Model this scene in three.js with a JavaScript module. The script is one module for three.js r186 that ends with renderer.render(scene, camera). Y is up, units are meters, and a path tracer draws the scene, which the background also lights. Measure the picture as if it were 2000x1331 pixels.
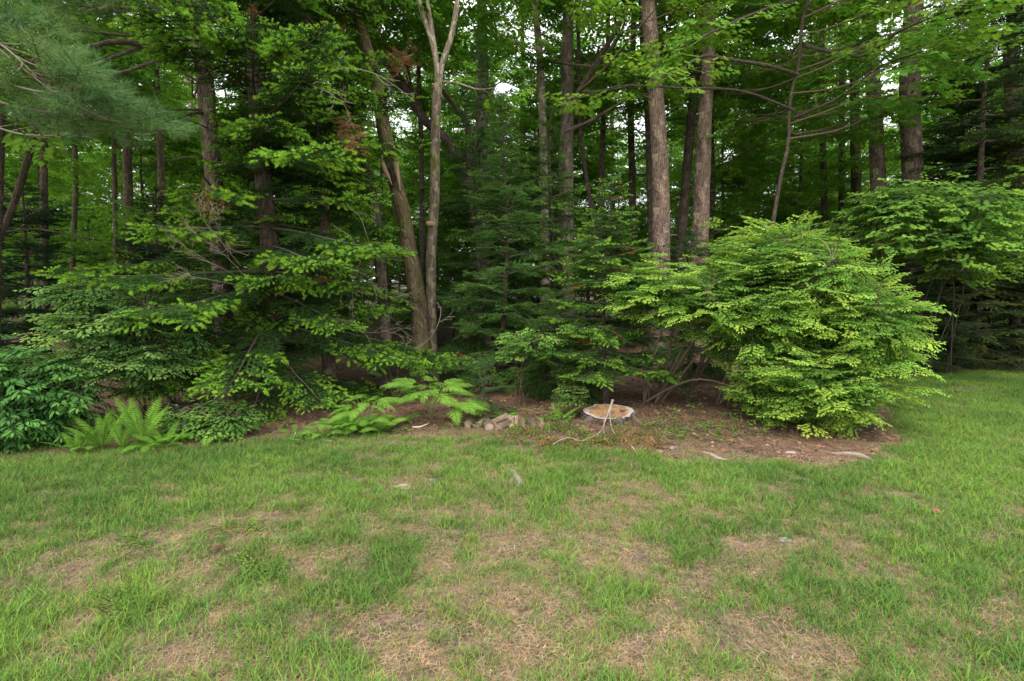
import * as THREE from 'three';

// ------------------------------------------------------------------ camera, sky, sun, exposure
const scene = new THREE.Scene();
const EYE = 1.65, FPX = 1000, TILT = Math.atan(105.5 / FPX);
const camera = new THREE.PerspectiveCamera(2 * Math.atan(665.5 / FPX) * 180 / Math.PI, 1024 / 681, 0.05, 900);
camera.position.set(0, EYE, 0); camera.rotation.set(-TILT, 0, 0); scene.add(camera);
const renderer = new THREE.WebGLRenderer({ antialias: true });
renderer.setSize(1024, 681);
renderer.toneMapping = THREE.LinearToneMapping;
renderer.toneMappingExposure = 2.08;
renderer.shadowMap.enabled = true; renderer.shadowMap.type = THREE.PCFSoftShadowMap;

// seeded randomness and noise
let seedState = 1;
const seed = (s) => { seedState = (s * 2654435761) >>> 0 || 1; };
function rnd() { seedState = (seedState + 0x6D2B79F5) >>> 0; let t = seedState; t = Math.imul(t ^ (t >>> 15), t | 1); t ^= t + Math.imul(t ^ (t >>> 7), t | 61); return ((t ^ (t >>> 14)) >>> 0) / 4294967296; }
const rr = (a, b) => a + (b - a) * rnd();
const pick = (a) => a[Math.floor(rnd() * a.length)];
const clamp = (x, a = 0, b = 1) => Math.min(b, Math.max(a, x));
const sstep = (a, b, x) => { const t = clamp((x - a) / (b - a)); return t * t * (3 - 2 * t); };
const lerp = (a, b, t) => a + (b - a) * t;
function hash3(x, y, z) { let h = Math.imul(x, 374761393) ^ Math.imul(y, 668265263) ^ Math.imul(z, 2147483647 ^ 1274126177); h = Math.imul(h ^ (h >>> 13), 1274126177); h ^= h >>> 16; h = Math.imul(h, 2246822519); return ((h ^ (h >>> 15)) >>> 0) / 4294967296; }
function noise3(x, y, z) {
  const X = Math.floor(x), Y = Math.floor(y), Z = Math.floor(z), f = (t) => t * t * (3 - 2 * t), u = f(x - X), v = f(y - Y), w = f(z - Z);
  const h = (i, j, k) => hash3(X + i, Y + j, Z + k);
  return lerp(lerp(lerp(h(0, 0, 0), h(1, 0, 0), u), lerp(h(0, 1, 0), h(1, 1, 0), u), v), lerp(lerp(h(0, 0, 1), h(1, 0, 1), u), lerp(h(0, 1, 1), h(1, 1, 1), u), v), w);
}
const noise2 = (x, y) => noise3(x, y, 7.3);
const fbm = (x, y, z = 0, o = 4) => { let s = 0, a = .5, n = 0; for (let i = 0; i < o; i++) { s += a * noise3(x, y, z + i * 17.1); n += a; a *= .5; x *= 2.03; y *= 2.03; z *= 2.03; } return s / n; };

{ // even bright overcast, brightest overhead
  const W = 256, H = 128, data = new Float32Array(W * H * 4);
  for (let j = 0; j < H; j++) for (let i = 0; i < W; i++) {
    const el = ((j + .5) / H - .5) * Math.PI, az = (i + .5) / W * Math.PI * 2, s = Math.sin(el);
    const cl = fbm(Math.cos(az) * Math.cos(el) * 2.2 + 5, s * 3 + 2, Math.sin(az) * Math.cos(el) * 2.2 + 9, 4);
    const L = s > 0 ? (1.18 + 0.6 * s) * (0.88 + 0.24 * cl) : 1.18 * (0.88 + 0.24 * cl);
    data.set([L * .985, L, L * 1.03, 1], (j * W + i) * 4);
  }
  const sky = new THREE.DataTexture(data, W, H, THREE.RGBAFormat, THREE.FloatType);
  sky.mapping = THREE.EquirectangularReflectionMapping; sky.magFilter = THREE.LinearFilter; sky.minFilter = THREE.LinearFilter; sky.needsUpdate = true;
  scene.background = sky; scene.environment = sky;
}
const sun = new THREE.DirectionalLight(0xfff4e2, 1.5);
sun.position.set(-7, 22, 9); sun.target.position.set(0, 0, -7); sun.shadow.radius = 30; sun.castShadow = true;
Object.assign(sun.shadow.camera, { left: -30, right: 30, top: 30, bottom: -30, near: 1, far: 90 });
sun.shadow.mapSize.set(2048, 2048); scene.add(sun, sun.target);

// ------------------------------------------------------------------ helpers
const V = (x, y, z) => new THREE.Vector3(x, y, z);
const C = (r, g, b) => new THREE.Color().setRGB(r, g, b);
// a point that the photograph shows at (px, py), at a given distance into the scene
function at(px, py, D) {
  const dx = (px - 1000) / FPX, dy = -(py - 665.5) / FPX, c = Math.cos(TILT), s = Math.sin(TILT);
  const wy = dy * c - s, wz = -dy * s - c, k = D / -wz;
  return V(dx * k, EYE + wy * k, -D);
}
const relief = (x, z) => (fbm(x * .45 + 3, z * .45 + 8, 0, 3) - .5) * .09 + (z < -9.5 ? (-9.5 - z) * .012 : 0);
function gnd(px, py) { const p = at(px, py, 1), k = EYE / (EYE - p.y); let q = V(p.x * k, 0, -k); for (let i = 0; i < 3; i++) { const y = relief(q.x, q.z), kk = (EYE - y) / (EYE - p.y); q = V(p.x * kk, y, -kk); } return q; }

class MB { // collects triangles into one geometry
  constructor() { this.p = []; this.c = []; this.u = []; this.i = []; }
  v(p, col, u = 0, w = 0) { this.p.push(p.x, p.y, p.z); this.c.push(col.r, col.g, col.b); this.u.push(u, w); return this.p.length / 3 - 1; }
  t(a, b, c) { this.i.push(a, b, c); }
  q(a, b, c, d) { this.i.push(a, b, c, a, c, d); }
  geo(flat) {
    let g = new THREE.BufferGeometry();
    g.setAttribute('position', new THREE.Float32BufferAttribute(this.p, 3)); g.setAttribute('color', new THREE.Float32BufferAttribute(this.c, 3)); g.setAttribute('uv', new THREE.Float32BufferAttribute(this.u, 2));
    g.setIndex(this.i); if (flat) g = g.toNonIndexed(); g.computeVertexNormals(); return g;
  }
}
const WHITE = C(1, 1, 1);
function tube(mb, pts, rad, sides, col = WHITE, o = {}) {
  const n = pts.length, t = V(0, 0, 0); let N = null, L = 0; const rows = [];
  for (let k = 0; k < n; k++) {
    t.subVectors(pts[Math.min(n - 1, k + 1)], pts[Math.max(0, k - 1)]).normalize();
    if (!N) { N = Math.abs(t.y) > .9 ? V(1, 0, 0) : V(0, 1, 0); }
    N.addScaledVector(t, -N.dot(t)).normalize(); const B = V(0, 0, 0).crossVectors(t, N);
    if (k) L += pts[k].distanceTo(pts[k - 1]);
    const r = typeof rad === 'function' ? rad(k / (n - 1), L) : rad[k], row = [];
    for (let s = 0; s <= sides; s++) {
      const a = s / sides * Math.PI * 2, R = r * (o.lump ? o.lump(a, L, k / (n - 1)) : 1), p = pts[k].clone().addScaledVector(N, Math.cos(a) * R).addScaledVector(B, Math.sin(a) * R);
      row.push(mb.v(p, typeof col === 'function' ? col(p, a, L) : col, s / sides * (o.wrap || 1), L * (o.along || 2)));
    }
    rows.push(row);
  }
  for (let k = 0; k < n - 1; k++) for (let s = 0; s < sides; s++) mb.q(rows[k][s], rows[k][s + 1], rows[k + 1][s + 1], rows[k + 1][s]);
  if (o.cap) { const c = mb.v(pts[n - 1], typeof col === 'function' ? col(pts[n - 1], 0, L) : col, .5, .5); for (let s = 0; s < sides; s++) mb.t(rows[n - 1][s], rows[n - 1][s + 1], c); }
  return mb;
}
const spline = (pts, n) => new THREE.CatmullRomCurve3(pts, false, 'centripetal').getPoints(n);
// a frame with x along dir and y near up
function frame(pos, dir, up, sx, sy = sx, sz = sx) {
  const x = dir.clone().normalize(), z = V(0, 0, 0).crossVectors(x, up); if (z.lengthSq() < 1e-6) z.set(0, 0, 1); z.normalize(); const y = V(0, 0, 0).crossVectors(z, x);
  return new THREE.Matrix4().makeBasis(x.multiplyScalar(sx), y.multiplyScalar(sy), z.multiplyScalar(sz)).setPosition(pos);
}

const used = {};
const numbered = (n) => { const k = used[n] = (used[n] ?? -1) + 1; return k ? `${n}_${String(k).padStart(3, '0')}` : n; };
function tag(o, label, category, group, kind) { o.userData.label = label; if (category) o.userData.category = category; if (group) o.userData.group = group; if (kind) o.userData.kind = kind; return o; }
function thing(name, label, category, pos = V(0, 0, 0), group) { const g = new THREE.Group(); g.name = numbered(name); g.position.copy(pos); scene.add(g); return tag(g, label, category, group); }
function part(name, geo, mat, parent = scene) { const m = new THREE.Mesh(geo, mat); m.name = parent === scene ? numbered(name) : name; parent.add(m); return m; }
function copies(name, geo, mat, list, parent = scene) { // list of [Matrix4, Color]
  const m = new THREE.InstancedMesh(geo, mat, list.length); m.name = parent === scene ? numbered(name) : name;
  list.forEach(([a, c], k) => { m.setMatrixAt(k, a); m.setColorAt(k, c || WHITE); });
  m.userData.kind = 'stuff'; parent.add(m); return m;
}
const tint = (c, v = .18, h = .1) => { const k = 1 + rr(-v, v), w = rr(-h, h); return C(c.r * k * (1 + w), c.g * k, c.b * k * (1 - w)); };

// ------------------------------------------------------------------ materials
function dataTex(w, h, f, srgb) {
  const d = new Uint8Array(w * h * 4);
  for (let j = 0; j < h; j++) for (let i = 0; i < w; i++) { const c = f(i / w, j / h); d.set([clamp(c[0]) * 255, clamp(c[1]) * 255, clamp(c[2]) * 255, 255], (j * w + i) * 4); }
  const t = new THREE.DataTexture(d, w, h); t.wrapS = t.wrapT = THREE.RepeatWrapping; t.magFilter = THREE.LinearFilter; t.minFilter = THREE.LinearMipmapLinearFilter; t.generateMipmaps = true; if (srgb) t.colorSpace = THREE.SRGBColorSpace; t.needsUpdate = true; return t;
}
const wrapN = (f, u, v, P, Q) => { // tileable
  const a = sstep(.8, 1, u), b = sstep(.8, 1, v);
  return lerp(lerp(f(u * P, v * Q), f((u - 1) * P, v * Q), a), lerp(f(u * P, (v - 1) * Q), f((u - 1) * P, (v - 1) * Q), a), b);
};
// plates of bark: tone of each plate and height (furrows low)
function plates(cols, rows, seedN) {
  return (u, v) => {
    let d1 = 9, d2 = 9, id = 0; const wu = u * cols + (wrapN((x, y) => noise3(x, y, seedN), u, v, 9, 9) - .5) * 1.1, wv = v * rows + (wrapN((x, y) => noise3(x, y, seedN + 4), u, v, 9, 9) - .5) * .9, X = Math.floor(wu), Y = Math.floor(wv);
    for (let j = -1; j <= 1; j++) for (let i = -1; i <= 1; i++) {
      const cx = ((X + i) % cols + cols) % cols, cy = ((Y + j) % rows + rows) % rows, px = X + i + .15 + .7 * hash3(cx, cy, seedN), py = Y + j + .1 + .8 * hash3(cx, cy, seedN + 1), d = Math.hypot((wu - px) * 1.0, (wv - py) * .75);
      if (d < d1) { d2 = d1; d1 = d; id = hash3(cx, cy, seedN + 2); } else if (d < d2) d2 = d;
    }
    return [id, clamp((d2 - d1) * 2.6)];
  };
}
const BM = {};
const grainMat = new THREE.MeshStandardMaterial({ color: C(1.6, 1.6, 1.6), vertexColors: true, roughness: .95, map: dataTex(256, 256, (u, v) => { const s = wrapN((x, y) => fbm(x, y, 4, 4), u, v, 60, 5), b = wrapN((x, y) => fbm(x, y, 14, 3), u, v, 8, 6), k = .78 + .55 * (s - .5) + .5 * (b - .5); return [k, k * .98, k * .96]; }, true), bumpMap: dataTex(256, 256, (u, v) => { const k = wrapN((x, y) => fbm(x, y, 4, 4), u, v, 60, 5); return [k, k, k]; }), bumpScale: .008 });
function barkMaterial(key, o) {
  const pl = plates(o.cols, o.rows, o.seed), cache = new Float32Array(256 * 512 * 2);
  const mapT = dataTex(256, 512, (u, v) => {
    const [id, h] = pl(u, v), g = wrapN((x, y) => fbm(x, y, o.seed, 4), u, v, 40, 14), big = wrapN((x, y) => fbm(x, y, o.seed + 9, 3), u, v, 5, 8), li = sstep(o.lichenAt, o.lichenAt + .05, wrapN((x, y) => fbm(x, y, o.seed + 30, 5), u, v, 7, 12));
    const k = .72 + .22 * (id - .5) + .5 * (g - .5) + .35 * (big - .5); cache[0] = h;
    return [0, 1, 2].map((c) => lerp(k * o.hue[c], o.lichen[c], li * o.lichenAmt));
  }, true);
  const bumpT = dataTex(256, 512, (u, v) => { const [id, h] = pl(u, v), g = wrapN((x, y) => fbm(x, y, o.seed, 4), u, v, 60, 18), b = h * (.65 + .25 * id) + .25 * g; return [b, b, b]; });
  return BM[key] = new THREE.MeshStandardMaterial({ color: C(...o.base), map: mapT, bumpMap: bumpT, bumpScale: o.bump, roughness: .95, vertexColors: true });
}
barkMaterial('pine', { cols: 12, rows: 9, seed: 11, hue: [1, .93, .9], base: [.36, .295, .255], lichen: [.95, 1, .86], lichenAt: .60, lichenAmt: .75, bump: .02 });
barkMaterial('grey', { cols: 13, rows: 9, seed: 23, hue: [1, .97, .93], base: [.38, .32, .265], lichen: [1, 1.02, .92], lichenAt: .53, lichenAmt: .7, bump: .007 });
barkMaterial('moss', { cols: 8, rows: 8, seed: 37, hue: [1, .95, .88], base: [.27, .21, .15], lichen: [.62, .72, .38], lichenAt: .56, lichenAmt: .7, bump: .014 });
barkMaterial('dark', { cols: 11, rows: 14, seed: 51, hue: [1, .95, .9], base: [.155, .125, .10], lichen: [.9, .95, .85], lichenAt: .62, lichenAmt: .5, bump: .012 });
barkMaterial('stump', { cols: 10, rows: 5, seed: 71, hue: [1, .93, .88], base: [.6, .6, .6], lichen: [.5, .4, .36], lichenAt: .55, lichenAmt: .5, bump: .02 });
const woodMat = new THREE.MeshStandardMaterial({ color: C(1, 1, 1), vertexColors: true, roughness: .95 });
const strawM = new THREE.MeshStandardMaterial({ color: C(1, 1, 1), vertexColors: true, roughness: .9, side: THREE.DoubleSide });
const leafMat = (t = .4, coat = 0) => new THREE.MeshPhysicalMaterial({ color: C(1, 1, 1), vertexColors: true, roughness: 1, transmission: t, thickness: 0, side: THREE.DoubleSide, specularIntensity: .12, clearcoat: coat, clearcoatRoughness: .45 });
const leafM = leafMat(.55), leafGloss = leafMat(.25, .22), needleM = leafMat(.3), grassM = leafMat(.4), fernM = leafMat(.4);

// ------------------------------------------------------------------ leaves, sprays, shoots
// one leaf: base, direction, upward side, length, width
function leaf(mb, p, d, up, L, W, col, kind = 'oval', droop = .15) {
  const x = d.clone().normalize(), z = V(0, 0, 0).crossVectors(x, up).normalize(), y = V(0, 0, 0).crossVectors(z, x);
  const P = (a, b, h = 0) => p.clone().addScaledVector(x, a * L).addScaledVector(z, b * W).addScaledVector(y, h * W - droop * a * a * L);
  if (kind === 'oval') {
    const b = mb.v(P(0, 0), col), m = mb.v(P(.5, 0, -.06), col), t = mb.v(P(1, 0, -.04), col), l1 = mb.v(P(.28, .42, .1), col), l2 = mb.v(P(.66, .4, .1), col), r1 = mb.v(P(.28, -.42, .1), col), r2 = mb.v(P(.66, -.4, .1), col);
    mb.t(b, m, l1); mb.t(l1, m, l2); mb.t(l2, m, t); mb.t(b, r1, m); mb.t(r1, r2, m); mb.t(r2, t, m);
  } else if (kind === 'far') {
    const b = mb.v(P(0, 0), col), l = mb.v(P(.45, .5, .1), col), t = mb.v(P(1, 0), col), r = mb.v(P(.45, -.5, .1), col); mb.t(b, t, l); mb.t(b, r, t);
  } else { // lobed maple leaf
    const o = [[0, 0], [-.08, .3], [.16, .3], [.26, .55], [.42, .3], [.62, .36], [.6, .14], [1, 0], [.6, -.14], [.62, -.36], [.42, -.3], [.26, -.55], [.16, -.3], [-.08, -.3]];
    const c = mb.v(P(.3, 0, -.05), col), k = o.map(([a, b]) => mb.v(P(a, b, Math.abs(b) * .22), col));
    for (let i = 0; i < k.length; i++) mb.t(c, k[(i + 1) % k.length], k[i]);
  }
}
const BARKT = C(.13, .09, .06);
// a twig along +x carrying leaves, flat in x-z
function leafSpray({ len = .4, n = 6, L = .08, W = .05, kind = 'oval', spread = 1, jit = .3, droop = .2, twig = BARKT, petiole = .015, sub = 0, r = .0022, tone = .16 }) {
  const mb = new MB();
  const run = (p0, d0, len, n, lvl) => {
    const pts = [p0.clone()], d = d0.clone(); for (let i = 0; i < 4; i++) { d.x += rr(-.1, .1); d.z += rr(-.12, .12); d.y += rr(-.08, .06); d.normalize(); pts.push(pts[i].clone().addScaledVector(d, len / 4)); }
    tube(mb, pts, (t) => lerp(r, r * .5, t), 3, twig);
    const curve = new THREE.CatmullRomCurve3(pts);
    for (let i = 0; i < n; i++) {
      const t = lerp(.22, .98, (i + .5) / n), p = curve.getPoint(t), dd = curve.getTangent(t);
      for (const s of [-1, 1]) {
        const side = V(0, 0, 0).crossVectors(dd, V(0, 1, 0)).normalize().multiplyScalar(s), ld = dd.clone().multiplyScalar(rr(.35, .8)).addScaledVector(side, spread * rr(.7, 1.1)).add(V(0, rr(-.35, .15), 0)).normalize();
        const k = 1 + rr(-tone, tone), w = rr(-.1, .14), sz = rr(.75, 1.15) * (i === n - 1 ? .8 : 1), q = p.clone().addScaledVector(ld, petiole);
        leaf(mb, q, ld, V(rr(-jit, jit), 1, rr(-jit, jit)), L * sz, W * sz, C(k * (1 + w), k, k * (1 - w)), kind, droop * rr(.4, 1.4));
      }
      if (lvl < sub && i % 2 === 0 && i < n - 1) for (const s of [-1, 1]) { const side = V(0, 0, 0).crossVectors(dd, V(0, 1, 0)).multiplyScalar(s * rr(.7, 1.1)); run(p, dd.clone().multiplyScalar(.8).add(side).normalize(), len * rr(.4, .6), Math.max(2, n - 2), lvl + 1); }
    }
    leaf(mb, pts[4], d, V(rr(-jit, jit), 1, rr(-jit, jit)), L * .85, W * .85, C(1.1, 1.05, .95), kind, droop);
  };
  run(V(0, 0, 0), V(1, 0, 0), len, n, 0);
  return mb.geo();
}
function needle(mb, p, d, L, w, col) { const s = V(0, 0, 0).crossVectors(d, V(rr(-1, 1), rr(-1, 1), rr(-1, 1))).normalize().multiplyScalar(w / 2); const a = mb.v(p.clone().add(s), col), b = mb.v(p.clone().sub(s), col), c = mb.v(p.clone().addScaledVector(d, L), col); mb.t(a, b, c); }
function needleRun(mb, a, b, o) { // needles in a flat comb with some on top
  const d = b.clone().sub(a), L = d.length(); d.normalize(); const side = V(0, 0, 0).crossVectors(d, V(0, 1, 0)).normalize(), n = Math.ceil(L / o.gap);
  for (let i = 0; i < n; i++) {
    const p = a.clone().lerp(b, (i + rnd()) / n), ang = o.round ? rr(0, Math.PI * 2) : (i % 2 ? 0 : Math.PI) + rr(-.75, .75), out = side.clone().multiplyScalar(Math.cos(ang)).add(V(0, Math.abs(Math.sin(ang)) * (o.round ? 1 : .8) * (o.round && Math.sin(ang) < 0 ? -1 : 1), 0));
    const dd = d.clone().multiplyScalar(rr(.5, .95)).add(out).normalize(), k = rr(.78, 1.22); needle(mb, p, dd, o.L * rr(.75, 1.1), o.w, C(k, k, k * rr(.85, 1.1)));
  }
}
// fir twig: flat frond 0.4 long with side shoots. The new tips come out as a second geometry.
function firTwig(len = .4) {
  const old = new MB(), young = new MB(), tipO = { L: .025, w: .006, gap: .0013, round: true };
  const ax = [V(0, 0, 0), V(len * .5, .005, rr(-.01, .01)), V(len, -.012, rr(-.02, .02))];
  tube(old, ax, [.004, .003, .002], 3, C(.5, .38, .3)); const nO = { L: .026, w: .0056, gap: .0034 };
  needleRun(old, ax[0], ax[1], nO); needleRun(old, ax[1], ax[2], nO); needleRun(young, ax[2], ax[2].clone().add(V(.085, -.004, 0)), tipO);
  for (let i = 0; i < 4; i++) for (const s of [-1, 1]) {
    const p = V(len * (.2 + .2 * i), .004, 0), l = len * (.46 - .085 * i) * rr(.75, 1.1), a = rr(.75, 1.0), q = p.clone().add(V(Math.cos(a) * l, rr(-.02, .01), s * Math.sin(a) * l));
    tube(old, [p, q], [.002, .0014], 3, C(.5, .38, .3)); needleRun(old, p, q, nO);
    const e = q.clone().sub(p).normalize().multiplyScalar(rr(.045, .07)); needleRun(young, q, q.clone().add(e), tipO);
    if (i < 2) { const m = p.clone().lerp(q, .55), aa = a - .9, mm = m.clone().add(V(Math.cos(aa) * l * .45, -.004, s * Math.sin(aa) * l * .45)); needleRun(old, m, mm, nO); needleRun(young, mm, mm.clone().add(V(.035, 0, 0)), tipO); }
  }
  return [old.geo(), young.geo()];
}
function pineTwig(len = .3) {
  const mb = new MB(); const d0 = V(1, 0, 0); tube(mb, [V(0, 0, 0), V(len, .02, 0)], [.004, .0025], 3, C(.5, .4, .3));
  const brush = (p, d, n) => { for (let i = 0; i < n; i++) { const dd = d.clone().multiplyScalar(rr(.3, 1.2)).add(V(rr(-1, 1), rr(-1, .9), rr(-1, 1)).multiplyScalar(.75)).normalize(), k = rr(.75, 1.25); needle(mb, p.clone().addScaledVector(d, rr(-.05, .03)), dd, rr(.08, .13), .0042, C(k, k, k)); } };
  for (let i = 0; i < 4; i++) brush(V(len * (.4 + .2 * i), .01, 0), d0, 20);
  for (const s of [-1, 1]) for (const t of [.3, .6]) { const d = V(.7, .1, s * .7).normalize(), p = V(len * t, .01, 0), q = p.clone().addScaledVector(d, len * .45); tube(mb, [p, q], [.003, .002], 3, C(.5, .4, .3)); brush(q, d, 28); brush(p.clone().lerp(q, .6), d, 10); }
  return mb.geo();
}
seed(5);
const SP = {
  bush: [0, 1, 2].map(() => leafSpray({ len: .2, n: 5, L: .05, W: .026, jit: .3, spread: .9, r: .0016 })),
  bushBig: [0, 1].map(() => leafSpray({ len: .32, n: 6, L: .05, W: .026, jit: .35, spread: .9, sub: 1, r: .002 })),
  gloss: [0, 1, 2].map(() => leafSpray({ len: .2, n: 5, L: .075, W: .028, jit: .5, spread: .8, droop: .25 })),
  maple: [0, 1, 2].map(() => leafSpray({ len: .42, n: 4, L: .095, W: .105, kind: 'maple', jit: .4, petiole: .04, droop: .3 })),
  mapleBig: [0, 1].map(() => leafSpray({ len: .6, n: 5, L: .1, W: .1, kind: 'maple', jit: .5, petiole: .04, droop: .3, sub: 1 })),
  far: [0, 1, 2].map(() => leafSpray({ len: .75, n: 6, L: .11, W: .075, kind: 'far', jit: .6, petiole: .02, sub: 1, tone: .25 })),
  tiny: [0, 1].map(() => leafSpray({ len: .11, n: 4, L: .028, W: .017, jit: .35, twig: C(.1, .15, .045) })),
};
const FT = [0, 1, 2].map(() => firTwig()), PT = [0, 1].map(() => pineTwig());

// ------------------------------------------------------------------ the ground
const EDGE = [[-900, 900], [-300, 895], [0, 893], [130, 889], [300, 879], [450, 868], [570, 859], [700, 858], [800, 853], [900, 852], [1000, 856], [1080, 876], [1200, 884], [1320, 892], [1420, 903], [1520, 908], [1650, 908], [1730, 896], [1765, 878], [1745, 835], [1735, 790], [1750, 748], [1830, 730], [2100, 727], [2600, 727]].map(([x, y]) => { const p = gnd(x, y); return [p.x, p.z]; });
function edgeZ(x) { if (x <= EDGE[0][0]) return EDGE[0][1]; for (let i = 1; i < EDGE.length; i++) if (x <= EDGE[i][0]) { const [a, b] = EDGE[i - 1], [c, d] = EDGE[i]; return lerp(b, d, (x - a) / (c - a || 1)); } return EDGE[EDGE.length - 1][1]; }
const BARE = [[240, 1085, .95, .42], [1000, 1250, .95, .36], [880, 1290, .5, .25], [1205, 1095, .3, .12], [1000, 1060, .7, .22], [1390, 1230, .55, .3], [1690, 1120, .32, .22], [1370, 960, .3, .12], [800, 945, .5, .14], [1720, 965, .4, .12], [500, 1010, .5, .14], [1330, 1130, .3, .2], [1640, 1290, .25, .15], [620, 1090, .35, .14], [1640, 900, .9, .16], [1480, 895, .9, .18], [1260, 870, .7, .3], [1880, 762, .6, .25], [1020, 880, .4, .12], [1180, 930, .25, .1], [1500, 1060, .25, .1]]
  .map(([x, y, a, b]) => { const p = gnd(x, y); return [p.x, p.z, a, b]; });
// lush: how thick the green grass stands, 0..1; soil: where the bare earth shows
function bareness(x, z) { let s = 0; for (const [a, b, rx, rz] of BARE) { const d = Math.hypot((x - a) / rx, (z - b) / rz) + (fbm(x * 3, z * 3, 2, 3) - .5) * 1.1; s = Math.max(s, 1 - sstep(.45, 1.25, d)); } return s; }
const lawnIn = (x, z) => sstep(-.38, .34, z - edgeZ(x) + (fbm(x * 2.6, z * 2.6, 4, 4) - .5) * .8);
function lush(x, z) {
  const n = fbm(x * 1.1 + 4, z * 1.5 + 2, 1, 3), m = fbm(x * 4.2, z * 4.2, 8, 3);
  let k = sstep(.36, .62, n * .55 + m * .5 + sstep(1.6, 4.2, Math.abs(x - .3) - (z + 3) * .2) * .12);
  k = (.62 + .17 * sstep(3.4, 4.6, -z) + .14 * sstep(1, 2.6, Math.abs(x - .2)) + .22 * (k - .4) + .8 * (m - .5) + .8 * (fbm(x * 11, z * 11, 9, 2) - .5)) * (1 - .52 * bareness(x, z));
  return clamp(k) * lawnIn(x, z);
}
{
  const axis = (lo, hi, far, step) => { const a = []; for (let x = lo; x <= hi + 1e-6; x += step) a.push(x); let s = step; for (let x = hi; x < far;) { s *= 1.22; x += s; a.push(x); } s = step; for (let x = lo; x > -far;) { s *= 1.22; x -= s; a.unshift(x); } return a; };
  const xs = axis(-8, 11, 420, .06), zs = axis(-12.5, -.6, 420, .055), mb = new MB();
  const soil = C(.14, .095, .075), thatch = C(.20, .145, .088), litter = C(.125, .076, .052), duff = C(.085, .054, .036), moss = C(.14, .15, .03);
  for (const z of zs) for (const x of xs) {
    const near = x > -9 && x < 12 && z > -13.5 && z < 1; let c, y = relief(x, z);
    if (near) {
      const l = lawnIn(x, z), b = bareness(x, z), n = fbm(x * 5, z * 5, 3, 3), f = noise2(x * 21, z * 21);
      const lawn = thatch.clone().lerp(soil, clamp(sstep(.42, .62, n) * (.35 + .6 * b)));
      const wood = litter.clone().lerp(duff, sstep(.4, .62, fbm(x * 1.7, z * 1.7, 12, 3)));
      wood.lerp(thatch, .35 * sstep(.5, .62, n));
      c = wood.lerp(lawn, l); const e = z - edgeZ(x); if (x < 0) c.lerp(moss, .7 * sstep(.5, .6, fbm(x * 2.5, z * 6, 20, 3)) * (1 - sstep(.1, .3, Math.abs(e - .02))));
      c.multiplyScalar(.8 + .4 * f); y += (fbm(x * 9, z * 9, 5, 3) - .5) * .022;
    } else c = (z > edgeZ(x) ? C(.12, .17, .04) : duff.clone()).multiplyScalar(.75 + .5 * noise2(x * .7, z * .7));
    mb.v(V(x, y, z), c, x / 1.3, z / 1.3);
  }
  const w = xs.length; for (let j = 0; j < zs.length - 1; j++) for (let i = 0; i < w - 1; i++) mb.q(j * w + i, (j + 1) * w + i, (j + 1) * w + i + 1, j * w + i + 1);
  const grain = dataTex(512, 512, (u, v) => { const a = wrapN((x, y) => fbm(x, y, 3, 4), u, v, 90, 90), b = wrapN((x, y) => fbm(x, y, 9, 3), u, v, 30, 60), c = wrapN((x, y) => noise2(x, y), u, v, 150, 40), k = .74 + .5 * (a - .5) + .35 * (b - .5) + .3 * (c - .5); return [k * 1.03, k, k * .95]; }, true);
  const bump = dataTex(512, 512, (u, v) => { const a = wrapN((x, y) => fbm(x, y, 3, 4), u, v, 70, 70), c = wrapN((x, y) => noise2(x, y), u, v, 140, 50); const k = a * .7 + c * .3; return [k, k, k]; });
  const g = part('ground', mb.geo(), new THREE.MeshStandardMaterial({ color: C(1.5, 1.5, 1.5), map: grain, bumpMap: bump, bumpScale: .02, vertexColors: true, roughness: 1 }));
  tag(g, 'worn lawn running into brown leaf-strewn forest floor', 'ground', null, 'structure');
}
const floorAt = (x, z) => relief(x, z);

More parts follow.
